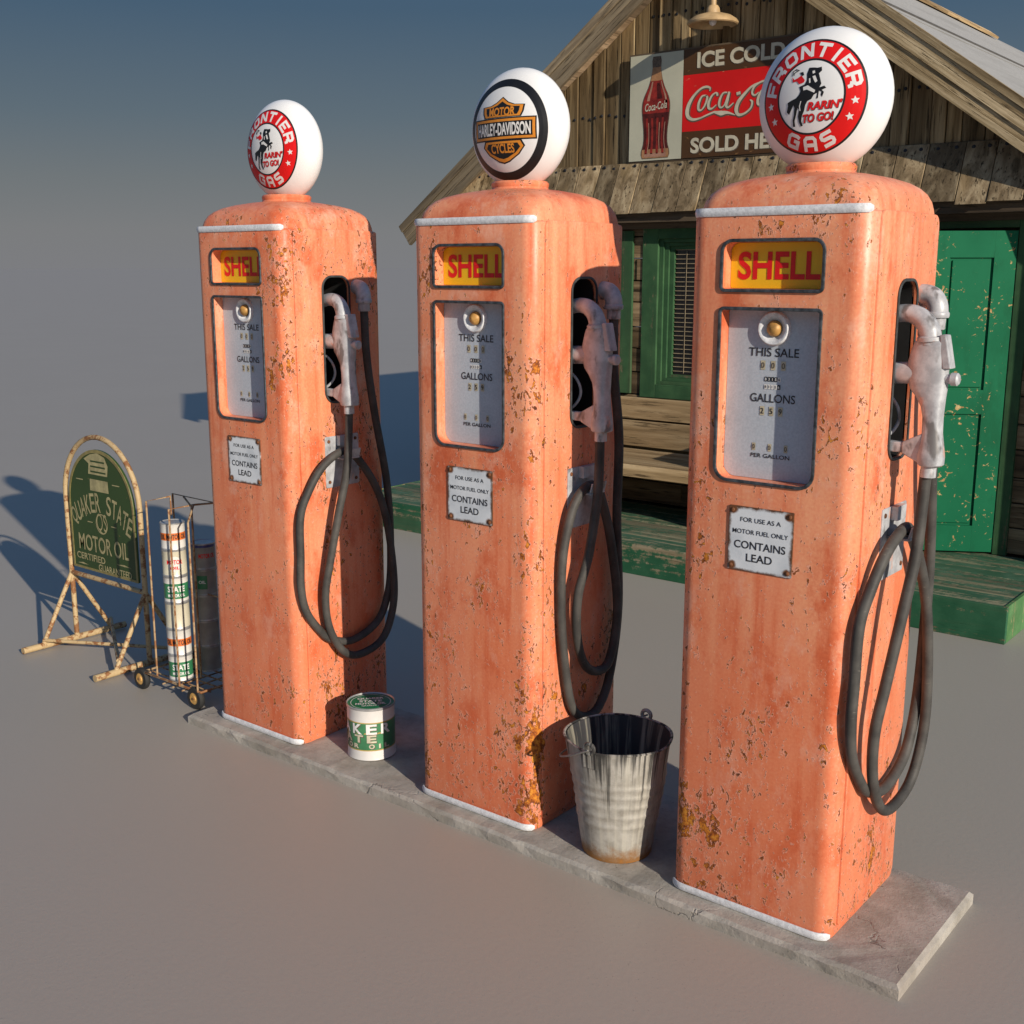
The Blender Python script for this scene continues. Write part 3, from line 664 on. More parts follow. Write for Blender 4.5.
m = MB(); m.prism(rrect(.168, .988, .340, 1.184, .006, 2), lambda u, v, w: S(u, v, w - .002 + .006), .006, 'alloy'); hk = m.build('hook_plate', 'alloy', pump, bevel=.0015)
m = MB(); m.hexa([P(.009, .205, 1.140), P(.072, .205, 1.140), P(.072, .285, 1.140), P(.009, .285, 1.140), P(.009, .205, 1.147), P(.072, .205, 1.147), P(.072, .285, 1.147), P(.009, .285, 1.147)])
m.hexa([P(.066, .205, 1.1475), P(.072, .205, 1.1475), P(.072, .285, 1.1475), P(.066, .285, 1.1475), P(.074, .205, 1.178), P(.080, .205, 1.178), P(.080, .285, 1.178), P(.074, .285, 1.178)]); m.build('hook', 'alloy', hk, bevel=.0015)
m = MB(); m.box(P(.009, .225, 1.187), P(.030, .285, 1.225)); m.build('hook_tab', 'alloy', hk, bevel=.0015)
for y in (.185, .322):
    for z in (1.05, 1.205): m = MB(); m.lathe([(.007, .0), (.006, .003), (.0005, .004)], (.5 + .010, y, z), 10, axis='x'); m.build('screw', 'rust', hk, smooth=60)
# collar and globe
m = MB(); m.lathe([(.102, 2.070), (.100, 2.086), (.092, 2.091), (.090, 2.096), (.092, 2.101), (.0925, 2.109), (.087, 2.115), (.05, 2.115)], (.25, .25, 0), 40); m.build('collar', 'paint', pump, smooth=40)
GR, GC, GZ = .1825, .0965, 2.277
def globe(parent, cx):
    m = MB(); prof = []
    for i in range(33):
        a = PI * i / 32; prof.append((max(.0004, GR * math.sin(a)), -GC * math.cos(a)))
    m.lathe(prof, (cx, .25, GZ), 64, axis='y'); return m.build('globe', 'milk', parent, smooth=180)
def emb(parent, cx, pieces, oz=0):
    m = MB()
    for k, (art, mat, lift) in enumerate(pieces):
        off = .0004 + lift * .00016 + k * .000008
        def f(u, v, off=off):
            x, z = u * GR, v * GR + oz; q = 1 - (x * x + z * z) / (GR + off) ** 2
            return (cx + x, .25 - (GC + off) * math.sqrt(max(q, 0)), GZ + z)
        m.flat(tess(art, .09), f, mat)
    return m.build('emblem', None, parent, fixn=False)
D = (.02, -.075)
def sh(P_): return [(x - D[0], y - D[1]) for x, y in P_]
horse = [(-.037, .234), (-.012, .313), (.058, .31), (.11, .301), (.169, .309), (.18, .257), (.14, .222), (.167, .149), (.189, .081), (.166, .032), (.234, .05), (.264, .019), (.229, .007), (.202, -.004), (.235, -.034), (.212, -.098), (.191, -.068), (.2, -.026), (.163, -.01), (.153, -.112), (.127, -.114), (.14, -.036), (.09, -.06), (.057, -.114), (-.001, -.137), (-.032, -.19), (-.048, -.264), (-.085, -.335), (-.092, -.4), (-.071, -.463), (-.102, -.468), (-.133, -.406), (-.144, -.331), (-.126, -.239), (-.152, -.217), (-.172, -.309), (-.2, -.391), (-.192, -.467), (-.229, -.464), (-.231, -.379), (-.209, -.306), (-.202, -.213), (-.22, -.174), (-.248, -.228), (-.288, -.299), (-.327, -.261), (-.309, -.184), (-.314, -.136), (-.256, -.11), (-.177, -.084), (-.134, -.041), (-.114, .005), (-.14, .064), (-.055, .093), (-.028, .147)]
pc = [(ringart(.505, .772), 'red', 0), (ringart(.757, .782), 'black', 1), (ringart(.487, .513), 'black', 1)]
for ch, dg, w_ in zip('FRONTIER', (167, 146.5, 123.5, 100, 77.5, 58, 40, 17.5), (.195, .20, .20, .20, .20, .20, .19, .20)):
    for p in block(ch, w_, .20, .633, dg): pc.append((p, 'white', 2))
for ch, dg in zip('GAS', (-114, -90, -66)):
    for p in block(ch, .20, .20, .633, dg, True): pc.append((p, 'white', 2))
for a in (-8, -28, 188, 208): pc.append((star(.64 * math.cos(math.radians(a)), .64 * math.sin(math.radians(a)), .058, math.radians(95)), 'white', 2))
pc += [(poly(sh(horse)), 'black', 1), (poly(sh([(.04, .262), (.075, .268), (.085, .235), (.05, .225)])), 'white', 2), (poly(sh([(.05, .19), (.09, .20), (.13, .12), (.10, .10), (.075, .14)])), 'white', 2), (poly(sh([(.0, .165), (.02, .17), (.03, .11), (.01, .10)])), 'white', 2), (poly(sh([(-.078, .054), (-.007, .074), (.108, 0), (.095, -.033), (-.018, .018), (-.071, .01)])), 'white', 2),
       (poly(sh([(-.268, .211), (-.228, .168), (-.17, .19), (-.122, .218), (-.06, .15), (-.074, .118), (-.143, .102), (-.187, .145), (-.248, .136)])), 'redink', 2), (poly(sh([(-.149, .259), (-.099, .265), (-.078, .219), (-.11, .209)])), 'black', 2), (strip(sh([(-.265, .225), (-.262, .285), (-.215, .308), (-.165, .292), (-.205, .278), (-.24, .258), (-.243, .225)]), .013), 'black', 2),
       (strip(sh([(-.10, -.13), (-.12, -.2), (-.11, -.26)]), .014), 'white', 2)]
rt_ = text("RARIN'", .50, .115, bold=.035, shear=.25, cx=.225, cy=-.125, ang=.03); tg_ = text('TO GO!', .45, .115, bold=.035, shear=.25, cx=.135, cy=-.285, ang=.05)
for t_ in (rt_, tg_): pc += [(([(x + .006, y - .007) for x, y in t_[0]], t_[1]), 'black', 1), (t_, 'redink', 2)]
gl = globe(pump, .25); emb(gl, .25, pc)

def copy_tree(o, parent, skip=()):
    for ch in list(o.children):
        if ch.name.split('.')[0] in skip: continue
        c = ch.copy(); C.objects.link(c); c.parent = parent; copy_tree(ch, c, skip)
pumps = [pump]
for i in (1, 2):
    c = pump.copy(); C.objects.link(c); c.location = (PX[i] + .25, .25, Z0); c['label'] = LAB[i]
    copy_tree(pump, c, ('globe', 'hose') if i == 1 else ()); pumps.append(c)
# the middle pump carries another globe (shield between two words, black ring) and its hose hangs differently
make_hose(hp2, PX[1], pumps[1])
up = [(0, .53), (.13, .44), (.26, .395), (.455, .385), (.44, .27), (.40, .19), (-.40, .19), (-.44, .27), (-.455, .385), (-.26, .395), (-.13, .44)]
lo = [(-.455, -.285), (-.40, -.185), (.40, -.185), (.455, -.285), (.33, -.42), (.12, -.535), (0, -.565), (-.12, -.535), (-.33, -.42)]
def sc(P_, k, c=(0, 0)): return [(c[0] + (x - c[0]) * k[0], c[1] + (y - c[1]) * k[1]) for x, y in P_]
pc = [(ringart(.70, .83), 'black', 0)]
for P_, c_ in ((up, (0, .30)), (lo, (0, -.33))):
    pc += [(poly(P_), 'black', 0), (poly(sc(P_, (.93, .90), c_)), 'orange', 1), (poly(sc(P_, (.80, .66), c_)), 'black', 2)]
bar = [(-.665, -.185), (.665, -.185), (.665, .185), (-.665, .185)]
pc += [(poly(bar), 'black', 3), (poly(sc(bar, (.965, .88))), 'orange', 4), (poly(sc(bar, (.90, .66))), 'black', 5), (text('HARLEY-DAVIDSON', 1.14, .205, bold=.03), 'white', 6),
       (text('MOTOR', .56, .145, bold=.03, cy=.285), 'orange', 3), (text('CYCLES', .50, .155, bold=.03, cy=-.315), 'orange', 3)]
gl2 = globe(pumps[1], PX[1] + .25); emb(gl2, PX[1] + .25, pc, -.009)

# ------------------------------------------------------------------ wall shop
WY = 4.23; FY = 4.04; XA = -2.226; ZA = 4.05; HW = 2.67; SLP = .72; BY = 13.0
shop = thing('wooden_shop', (XA, WY, 0), 'weathered wooden gabled shop building behind the pumps with green window frame', 'building')
def roofz(x): return ZA - SLP * abs(x - XA)
random.seed(11)
NAILS = {}
def addnails(o, nl):
    """nail heads belong to the boards' own mesh"""
    off = o.parent.location; me = o.data; bm = bmesh.new(); bm.from_mesh(me); tl = bm.faces.layers.float.get('tone'); me.materials.append(M['nail'])
    vs = [bm.verts.new(V(p) - off) for p in nl.v]
    for f in nl.f: fc = bm.faces.new([vs[i] for i in f]); fc.material_index = 1
    bm.to_mesh(me); bm.free()
# lower wall of horizontal boards, with the door opening left free
WX0, WX1, WZ0, WZ1 = -2.815, -1.70, .955, 2.118
m = MB(); DX0, DX1, DZ = -1.17, -.332, 2.07
z = .2
while z < 2.5:
    h = random.uniform(.145, .175); z1 = min(z + h, 2.5)
    segs = ((-4.42, DX0), (DX1, .20)) if z < DZ else ((-4.42, .20),)
    if z1 > 1.0 and z < 2.06: segs = ((-4.42, WX0 + .09), (WX1 - .09, DX0)) + segs[1:] if z < DZ else ((-4.42, WX0 + .09), (WX1 - .09, .20))
    for (a, b) in segs:
        cut = a
        while cut < b - .01:
            nx = min(b, cut + random.uniform(1.4, 2.4)); yj = random.uniform(-.006, .006)
            m.box((cut + .001, WY + yj, z + .004), (nx - .001, WY + .035, z1 - .004)); cut = nx
    z = z1
m.build('front_wall', 'w_wall', shop, bevel=.003)
# gable of vertical boards
m = MB(); nl = MB(); x = -4.62
while x < .15:
    w = random.uniform(.085, .135); x1 = x + w; yj = random.choice([0, 0, .012, -.012]) + random.uniform(-.004, .004)
    za, zb = roofz(x) - .065, roofz(x1) - .065
    if min(za, zb) > 2.44:
        m.hexa([(x + .003, WY - .02 + yj, 2.44), (x1 - .003, WY - .02 + yj, 2.44), (x1 - .003, WY + .03, 2.44), (x + .003, WY + .03, 2.44), (x + .003, WY - .02 + yj, za), (x1 - .003, WY - .02 + yj, zb), (x1 - .003, WY + .03, zb), (x + .003, WY + .03, za)])
        for zz in (2.87, 3.47):
            if zz < min(za, zb) - .03:
                for q in (.3, .7):
                    nl.lathe([(.011, 0), (.009, .004), (.001, .006)], (x + w * q + random.uniform(-.012, .012), 0, zz + random.uniform(-.012, .012)), 8, axis='y')
                    for i in range(len(nl.v) - 24, len(nl.v)): a, b, c = nl.v[i]; nl.v[i] = (a, WY - .0205 + yj - b, c)
    x = x1
NAILS['gable'] = nl; addnails(m.build('gable_wall', 'w_gable', shop, bevel=.004), nl)
# skirt of boards under the gable
m = MB(); nl = MB(); x = -4.60
while x < .22:
    w = random.uniform(.15, .21); x1 = x + w; j = random.uniform(-.008, .008); b = random.uniform(-.012, .012)
    T, B = (WY - .035 + j * .3, 2.548), (WY - .185 + j, 2.205 + b); t_ = .022
    m.hexa([(x + .002, B[0], B[1]), (x1 - .002, B[0], B[1]), (x1 - .002, B[0] + t_, B[1] + .008), (x + .002, B[0] + t_, B[1] + .008), (x + .002, T[0], T[1]), (x1 - .002, T[0], T[1]), (x1 - .002, T[0] + t_, T[1] + .004), (x + .002, T[0] + t_, T[1] + .004)])
    for q in (.25, .75):
        k = len(nl.v); nl.lathe([(.012, 0), (.010, .004), (.001, .006)], (x + w * q, 0, 2.522 + random.uniform(-.008, .008)), 8, axis='y')
        for i in range(k, len(nl.v)): a, bb, c = nl.v[i]; nl.v[i] = (a, WY - .0475 + j * .3 - bb, c)
    x = x1
addnails(m.build('skirt_boards', 'w_pent', shop, bevel=.003), nl)
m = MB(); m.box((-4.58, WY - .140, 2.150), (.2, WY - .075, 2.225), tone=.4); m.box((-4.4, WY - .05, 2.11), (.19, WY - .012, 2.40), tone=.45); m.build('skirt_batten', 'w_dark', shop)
# far walls, added shading post
m = MB()
for xx, sgn_ in ((-4.42, -1), (.20, 1)):
    z = .02
    while z < roofz(xx) - .14:
        m.box((min(xx, xx + .03 * sgn_), WY + .03, z + .003), (max(xx, xx + .03 * sgn_), BY - .1, min(z + .16, roofz(xx) - .13) - .003)); z += .16
m.build('side_wall', 'w_wall', shop)
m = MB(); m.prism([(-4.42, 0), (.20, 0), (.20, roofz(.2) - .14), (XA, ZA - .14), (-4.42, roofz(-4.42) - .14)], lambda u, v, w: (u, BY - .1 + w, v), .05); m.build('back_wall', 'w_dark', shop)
m = MB(); m.box((.10, WY - .17, .195), (.215, WY + .03, 2.20), tone=.4); m.build('corner_post', 'w_wall', shop, bevel=.004)  # added post out of view, there to shade the wall right of the door
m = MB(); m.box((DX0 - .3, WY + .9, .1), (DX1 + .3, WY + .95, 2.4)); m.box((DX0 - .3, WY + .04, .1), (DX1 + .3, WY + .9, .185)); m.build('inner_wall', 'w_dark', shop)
# roof: two slopes
SEAM, USM = 6, .95
for sg_, nm, rk in ((-1, 'left', 'w_rakeL'), (1, 'right', 'w_rakeR')):
    xe = XA + sg_ * HW; ze = roofz(xe)
    def sl(u, y, d): return (XA + sg_ * u * math.cos(SL) + sg_ * d * math.sin(SL), y, ZA - u * math.sin(SL) + d * math.cos(SL))   # u down the slope, d above the roof plane
    L_ = HW / math.cos(SL)
    m = MB()
    for k, (u0, u1) in enumerate(((.0, 1.05), (1.06, 2.12), (2.13, L_))):
        m.hexa([sl(u0, FY + .002, -.035), sl(u1, FY + .002, -.035), sl(u1, BY, -.035), sl(u0, BY, -.035), sl(u0, FY + .002, -.006 + .004 * (2 - k)), sl(u1, FY + .002, -.006 + .004 * (2 - k)), sl(u1, BY, -.006 + .004 * (2 - k)), sl(u0, BY, -.006 + .004 * (2 - k))])
    rf = m.build('roof_slope', 'roof', shop)
    m = MB(); yy = SEAM
    m.hexa([sl(.0, yy, .004), sl(L_, yy, .004), sl(L_, yy + .02, .004), sl(0, yy + .02, .004), sl(0, yy, .009), sl(L_, yy, .009), sl(L_, yy + .02, .009), sl(0, yy + .02, .009)]) if False else None
    m.hexa([sl(USM, FY + .01, -.002), sl(USM + .022, FY + .01, -.002), sl(USM + .022, BY, -.002), sl(USM, BY, -.002), sl(USM, FY + .01, .012), sl(USM + .022, FY + .01, .012), sl(USM + .022, BY, .012), sl(USM, BY, .012)])
    m.build('roof_seam', 'seam', rf)
    # rake boards in three layered strips
    m = MB()
    top_, bot_ = (.055, -.125) if sg_ < 0 else (.048, -.172); ns_ = 3 if sg_ < 0 else 5; st_ = (top_ - bot_) / ns_
    for (d0, d1, y0) in [(top_ - (q_ + 1) * st_ + .002, top_ - q_ * st_, FY - .042 + .018 * q_ / ns_ + (q_ % 2) * .005) for q_ in range(ns_)]:
        u = 0 if d0 < -.1 else 0
        um = L_ + .01; split = L_ * random.uniform(.4, .6) if sg_ < 0 else um - .004
        for a, b in ((0, split), (split + .003, um)):
            A = [sl(a, y0, d0), sl(b, y0, d0), sl(b, FY, d0), sl(a, FY, d0), sl(a, y0, d1), sl(b, y0, d1), sl(b, FY, d1), sl(a, FY, d1)]
            if a == 0:   # mitre at the ridge
                for i in (0, 3, 4, 7): A[i] = (XA + sg_ * .001, A[i][1], A[i][2] - (A[i][0] - XA) * (-sg_) * SLP * sg_ * sg_ if False else ZA + (d0 if i in (0, 3) else d1) / math.cos(SL))
            m.hexa(A)
    m.build('rake_board', rk, shop, bevel=.004)
    m = MB()
    u = .03
    while u < L_ - .02:
        w = random.uniform(.14, .2); u1 = min(u + w, L_)
        m.hexa([sl(u + .002, FY, -.052), sl(u1 - .002, FY, -.052), sl(u1 - .002, WY + .02, -.052), sl(u + .002, WY + .02, -.052), sl(u + .002, FY, -.036), sl(u1 - .002, FY, -.036), sl(u1 - .002, WY + .02, -.036), sl(u + .002, WY + .02, -.036)]); u = u1
    m.box((XA - .002, WY, 3.9), (XA + .002, WY + .005, 3.901)) if False else None
    m.build('soffit', 'w_soffit', shop)
m = MB(); y = FY - .02
while y < 9.4:
    y1 = min(9.42, y + random.uniform(1.4, 2.2))
    for sg_ in (-1, 1):
        c_ = lambda u, d, yy: (XA + sg_ * u * math.cos(SL) + sg_ * d * math.sin(SL), yy, ZA - u * math.sin(SL) + d * math.cos(SL))
        m.hexa([c_(-.01, .014, y), c_(.10, .014, y), c_(.10, .014, y1 - .01), c_(-.01, .014, y1 - .01), c_(-.01, .036, y), c_(.10, .036, y), c_(.10, .036, y1 - .01), c_(-.01, .036, y1 - .01)])
    y = y1
m.build('ridge_cap', 'w_cap', shop)
# window with three stepped frames and a slatted blind
m = MB(); m.box((WX0, WY - .012, WZ0), (WX0 + .125, WY + .07, WZ1), 'g_frame'); m.box((WX1 - .125, WY - .012, WZ0), (WX1, WY + .07, WZ1), 'g_frame'); m.box((WX0 + .1255, WY - .012, WZ1 - .075), (WX1 - .1255, WY + .07, WZ1), 'g_frameh'); m.box((WX0 + .1255, WY - .012, WZ0), (WX1 - .1255, WY + .07, WZ0 + .095), 'g_frameh')
wf = m.build('window', 'g_frame', shop, bevel=.003)
for k, d_ in enumerate((-.008, -.024, -.040)):
    ix, iz = .1258 + .033 * k, .0238 * k; x0, x1, z0, z1 = WX0 + ix, WX1 - ix, WZ0 + .0955 + iz, WZ1 - .0755 - iz; t_, tz = .0325, .0234; m = MB()
    m.box((x0, WY - d_, z0), (x0 + t_, WY + .07, z1), 'g_frame'); m.box((x1 - t_, WY - d_, z0), (x1, WY + .07, z1), 'g_frame'); m.box((x0 + t_ + .0005, WY - d_, z1 - tz), (x1 - t_ - .0005, WY + .07, z1), 'g_frameh'); m.box((x0 + t_ + .0005, WY - d_, z0), (x1 - t_ - .0005, WY + .07, z0 + tz), 'g_frameh')
    m.build('moulding', 'g_frame', wf, bevel=.002)
gx0, gx1, gz0, gz1 = WX0 + .225, WX1 - .225, WZ0 + .168, WZ1 - .148
m = MB(); m.box((gx0, WY + .062, gz0), (gx1, WY + .066, gz1)); m.build('pane', 'glass', wf)
m = MB(); z = gz0 + .02
while z < gz1: m.box((gx0 + .004, WY + .052, z), (gx1 - .004, WY + .058, z + .0045)); z += .0305
for xx in (gx0 + .09, gx1 - .09): m.box((xx, WY + .049, gz0 + .01), (xx + .003, WY + .0515, gz1 - .01))
m.build('blind', 'slat', wf)
m = MB(); m.box((-3.24, WY - .030, .975), (-2.884, WY - .008, 2.10)); m.build('shutter', 'g_frame', shop, bevel=.003)
# door frame and door standing ajar, hinged on the right
m = MB(); m.box((DX1, WY - .03, .192), (DX1 + .078, WY + .034, DZ + .09), 'g_frame'); m.box((DX0 - .08, WY - .03, .192), (DX0, WY + .034, DZ + .09), 'g_frame'); m.box((DX0 + .0005, WY - .03, DZ), (DX1 - .0005, WY + .034, DZ + .09), 'g_frameh'); m.build('door_frame', 'g_frame', shop, bevel=.003)
hinge = V((DX1 - .003, WY - .032, 0)); da = math.radians(30.4); dv = V((-math.cos(da), -math.sin(da), 0)); dn = V((math.sin(da), -math.cos(da), 0))
def DR(u, v, w=0): q = hinge + dv * u + dn * w; return (q.x, q.y, v)        # u from the hinge, w out of the lit face
DWD = .80; m = MB(); T_ = .04
cols = [(.0, .118), (.118, .355), (.355, .445), (.445, .682), (.682, DWD)]; rows = [(.205, .36), (.36, 1.02), (1.02, 1.16), (1.16, 1.905), (1.905, 2.052)]
def dbox(u0, u1, v0, v1, w0, w1): m.hexa([DR(u0, v0, w0), DR(u1, v0, w0), DR(u1, v0, w1), DR(u0, v0, w1), DR(u0, v1, w0), DR(u1, v1, w0), DR(u1, v1, w1), DR(u0, v1, w1)])
dbox(0, DWD, .205, 2.052, -T_, -.014)
for (u0, u1) in (cols[0], cols[2], cols[4]): dbox(u0, u1, .205, 2.052, -.0139, 0)
for (u0, u1) in (cols[1], cols[3]):
    for (v0, v1) in (rows[0], rows[2], rows[4]): dbox(u0 + .0003, u1 - .0003, v0, v1, -.0139, -.0004)
dr = m.build('door', 'door', shop)
m = MB()
for (u0, u1) in (cols[1], cols[3]):
    for (v0, v1) in (rows[1], rows[3]): dbox(u0 + .014, u1 - .014, v0 + .014, v1 - .014, -.0138, -.004)
m.build('door_panels', 'door', dr, bevel=.004)
m = MB(); m.lathe([(.012, 0), (.012, .02), (.026, .03), (.028, .045), (.018, .058), (.001, .06)], (0, 0, 0), 16, axis='y')
vs = m.v; m.v = [DR(DWD - .06 + a, 1.05 + c, b) for a, b, c in vs]; m.build('door_knob', 'brass', dr, smooth=60)

# porch deck
deck = thing('porch_deck', (-2.26, 3.6, 0), 'low green washed timber porch deck along the front of the shop', 'deck')
m = MB(); y = 3.128; x0, x1 = -4.62, .074
for k, w in enumerate((.20, .155, .20, .165, .175, .2)):
    y1 = min(y + w, WY - .004); m.box((x0, y + .004, .158), (x1 - .022, y1 - .004, .190 + random.uniform(-.003, .003)), tone=random.uniform(.25, .9)); y = y1
m.build('boards', 'g_deck', deck, bevel=.003)
m = MB(); m.box((x0, 3.103, .0), (x1 - .0005, 3.130, .192), tone=.4); m.build('front_face', 'g_fascia', deck, bevel=.003)
m = MB(); m.box((x1 - .021, 3.1305, .0), (x1, WY - .01, .194), tone=.6); m.build('end_board', 'g_end', deck, bevel=.003); m = MB(); m.box((x0 - .022, 3.1305, 0), (x0 - .001, WY - .01, .192), tone=.5); m.build('end_board', 'g_end', deck, bevel=.003)

# bench against the wall
bench = thing('wall_bench', (-2.35, 3.85, .19), 'bare plank bench on the porch under the window', 'bench')
BX0, BX1 = -3.35, -1.42
m = MB(); m.box((BX0, 4.115, .812), (BX1, 4.150, .960)); m.box((BX0, 4.115, .618), (BX1, 4.150, .798)); m.build('backrest', 'w_bench', bench, bevel=.003)
m = MB(); m.hexa([(BX0, 3.60, .552), (BX1, 3.60, .552), (BX1, 4.112, .570), (BX0, 4.112, .570), (BX0, 3.60, .582), (BX1, 3.60, .582), (BX1, 4.112, .600), (BX0, 4.112, .600)]); m.build('seat', 'w_bench', bench, bevel=.003)
m = MB(); m.box((BX0, 3.585, .505), (BX1, 3.599, .584), tone=1.0); m.build('seat_rail', 'w_bench', bench, bevel=.002)
for xx in (BX0 - .04, BX1 + .004):
    m = MB(); m.prism([(3.48, .194), (4.15, .194), (4.15, 1.0), (3.48, .99)], lambda u, v, w: (xx + w, u, v), .036); m.build('end_panel', 'w_bench', bench, bevel=.003)

# advertising sign on the gable
sx0, sx1, sz0, sz1 = -2.920, -1.42, 2.558, 3.235; SY = WY - .043
ad = thing('advertising_sign', (-2.2, SY, 2.558), 'red and brown enamel drinks sign with a bottle picture on the gable', 'sign')
m = MB(); m.box((sx0 - .012, SY + .002, sz0 - .012), (sx1 + .012, SY + .010, sz1 + .012)); m.build('backing_frame', 'w_dark', ad)
m = MB(); m.box((sx0, SY - .004, sz0), (-2.512, SY + .001, sz1)); bp = m.build('bottle_panel', 'signcream', ad)
m = MB(); m.box((-2.508, SY - .004, 3.078), (sx1, SY + .001, sz1), 'signbrown'); m.box((-2.508, SY - .004, 2.725), (sx1, SY + .001, 3.0775), 'signred'); m.box((-2.508, SY - .004, sz0), (sx1, SY + .001, 2.7245), 'signbrown'); mp = m.build('word_panel', None, ad)
def SF(l): return lambda u, v: (u, SY - .0052 - l * .0006, v)
bc = -2.712
prof = [(2.570, .096), (2.585, .106), (2.62, .104), (2.66, .091), (2.70, .087), (2.76, .090), (2.82, .098), (2.88, .104), (2.925, .103), (2.97, .089), (3.02, .062), (3.07, .044), (3.12, .034), (3.150, .031)]
def bo_(z): 
    for (a, b), (c, d) in zip(prof, prof[1:]):
        if a <= z <= c: return b + (d - b) * (z - a) / (c - a)
    return prof[-1][1] if z > 3 else prof[0][1]
def band(z0, z1, k0=-1, k1=1, n=10):
    zz = [z0 + (z1 - z0) * i / n for i in range(n + 1)]; return poly([(bc + bo_(q) * k1, q) for q in zz] + [(bc + bo_(q) * k0, q) for q in zz[::-1]])
m = MB()
m.flat(band(2.570, 3.15, -1.06, 1.06, 24), SF(0), 'cap'); m.flat(band(2.574, 2.63), SF(1), 'amber'); m.flat(band(2.63, 2.86), SF(1), 'cola'); m.flat(band(2.86, 3.065), SF(1), 'colared'); m.flat(band(3.065, 3.15), SF(1), 'amber')
m.flat(poly([(bc - .033, 3.150), (bc + .033, 3.150), (bc + .036, 3.19), (bc + .030, 3.218), (bc - .030, 3.218), (bc - .036, 3.19)]), SF(1), 'cap')
for k in (-.78, -.36, .06, .48): m.flat(band(2.60, 2.83, k, k + .17), SF(2), 'colared')
for k in (-.60, .30, .74): m.flat(band(2.61, 2.80, k, k + .06), SF(3), 'glint')
m.flat(band(2.94, 3.06, -.72, -.5), SF(2), 'glint'); m.flat(band(2.88, 3.06, .72, .86), SF(2), 'glint'); m.flat(band(2.95, 3.05, .1, .5), SF(2), 'cola'); m.flat(band(2.86, 2.94, -.95, .95), SF(2), 'colared'); m.flat(band(2.58, 2.605, -.8, .8), SF(2), 'glint')
m.flat(text('Coca-Cola', .17, .050, bold=.015, shear=.3, cx=bc, cy=2.905, ang=.08), SF(4), 'letcream')
m.build('bottle_picture', None, bp, fixn=False)
m = MB()
script = [([(-2.31, 2.964), (-2.308, 2.983), (-2.337, 2.993), (-2.377, 2.983), (-2.424, 2.947), (-2.457, 2.901), (-2.472, 2.854), (-2.464, 2.818), (-2.428, 2.798), (-2.376, 2.802), (-2.325, 2.818), (-2.268, 2.834)], [.006, .012, .014, .012, .016, .024, .028, .024, .016, .010, .010, .012]),
 ([(-2.275, 2.833), (-2.222, 2.822), (-2.177, 2.822), (-2.119, 2.803)], [.010, .030, .016, .003]),
 ([(-2.329, 2.939), (-2.364, 2.937), (-2.387, 2.896), (-2.388, 2.859), (-2.366, 2.853), (-2.341, 2.882), (-2.326, 2.924), (-2.338, 2.941)], [.008, .010, .018, .018, .008, .012, .016, .008]),
 ([(-2.252, 2.93), (-2.256, 2.945), (-2.27, 2.949), (-2.295, 2.931), (-2.314, 2.894), (-2.313, 2.862), (-2.29, 2.855), (-2.258, 2.876)], [.014, .014, .008, .012, .018, .018, .010, .006]),
 ([(-2.183, 2.945), (-2.211, 2.943), (-2.232, 2.911), (-2.238, 2.874), (-2.224, 2.856), (-2.2, 2.871), (-2.178, 2.926)], [.008, .010, .016, .018, .010, .008, .008]),
 ([(-2.168, 2.948), (-2.178, 2.902), (-2.187, 2.865), (-2.17, 2.854), (-2.135, 2.878)], [.014, .018, .018, .010, .006]),
 ([(-2.116, 2.930), (-2.088, 2.935)], [.018, .018]),
 ([(-1.961, 2.927), (-1.986, 2.911), (-2.006, 2.925), (-1.995, 2.961), (-1.955, 2.985), (-1.915, 2.990), (-1.89, 2.975)], [.006, .010, .014, .014, .010, .014, .006]),
 ([(-1.95, 2.986), (-2.008, 2.967), (-2.06, 2.925), (-2.1, 2.881), (-2.114, 2.835), (-2.097, 2.803), (-2.055, 2.807), (-2.013, 2.836), (-2.004, 2.873), (-2.020, 2.886)], [.008, .012, .018, .024, .026, .018, .012, .012, .014, .006])]
o_ = script[2]
script += [([(x + .425, y) for x, y in o_[0]], o_[1]), ([(-1.80, 2.99), (-1.83, 2.985), (-1.865, 2.90), (-1.86, 2.855), (-1.83, 2.86), (-1.81, 2.88)], [.006, .010, .018, .016, .008, .006]), ([(x + .45, y) for x, y in script[4][0]], script[4][1]), ([(x + .45, y) for x, y in script[5][0]], script[5][1])]
for k, (P_, w_) in enumerate(script):
    q = sub(P_, 6); ww = []
    for i in range(len(q)): t_ = i / 6; a = min(int(t_), len(w_) - 1); b = min(a + 1, len(w_) - 1); ww.append(w_[a] + (w_[b] - w_[a]) * (t_ - a))
    m.flat(strip([(x + .004, y - .005) for x, y in q], [x * 1.25 + .004 for x in ww]), SF(.2 + k * .06), 'letshadow'); m.flat(strip(q, ww), SF(1.6 + k * .06), 'letcream')
for (s_, w_, cx, cz) in (('ICE COLD', .615, -2.100, 3.162), ('SOLD HERE', .72, -2.080, 2.634)):
    t_ = text(s_, w_, .098, bold=.034, cx=cx, cy=cz); m.flat(([(x + .005, y - .005) for x, y in t_[0]], t_[1]), SF(.2), 'letshadow'); m.flat(t_, SF(1.6), 'letcream')
m.build('lettering', None, mp, fixn=False)

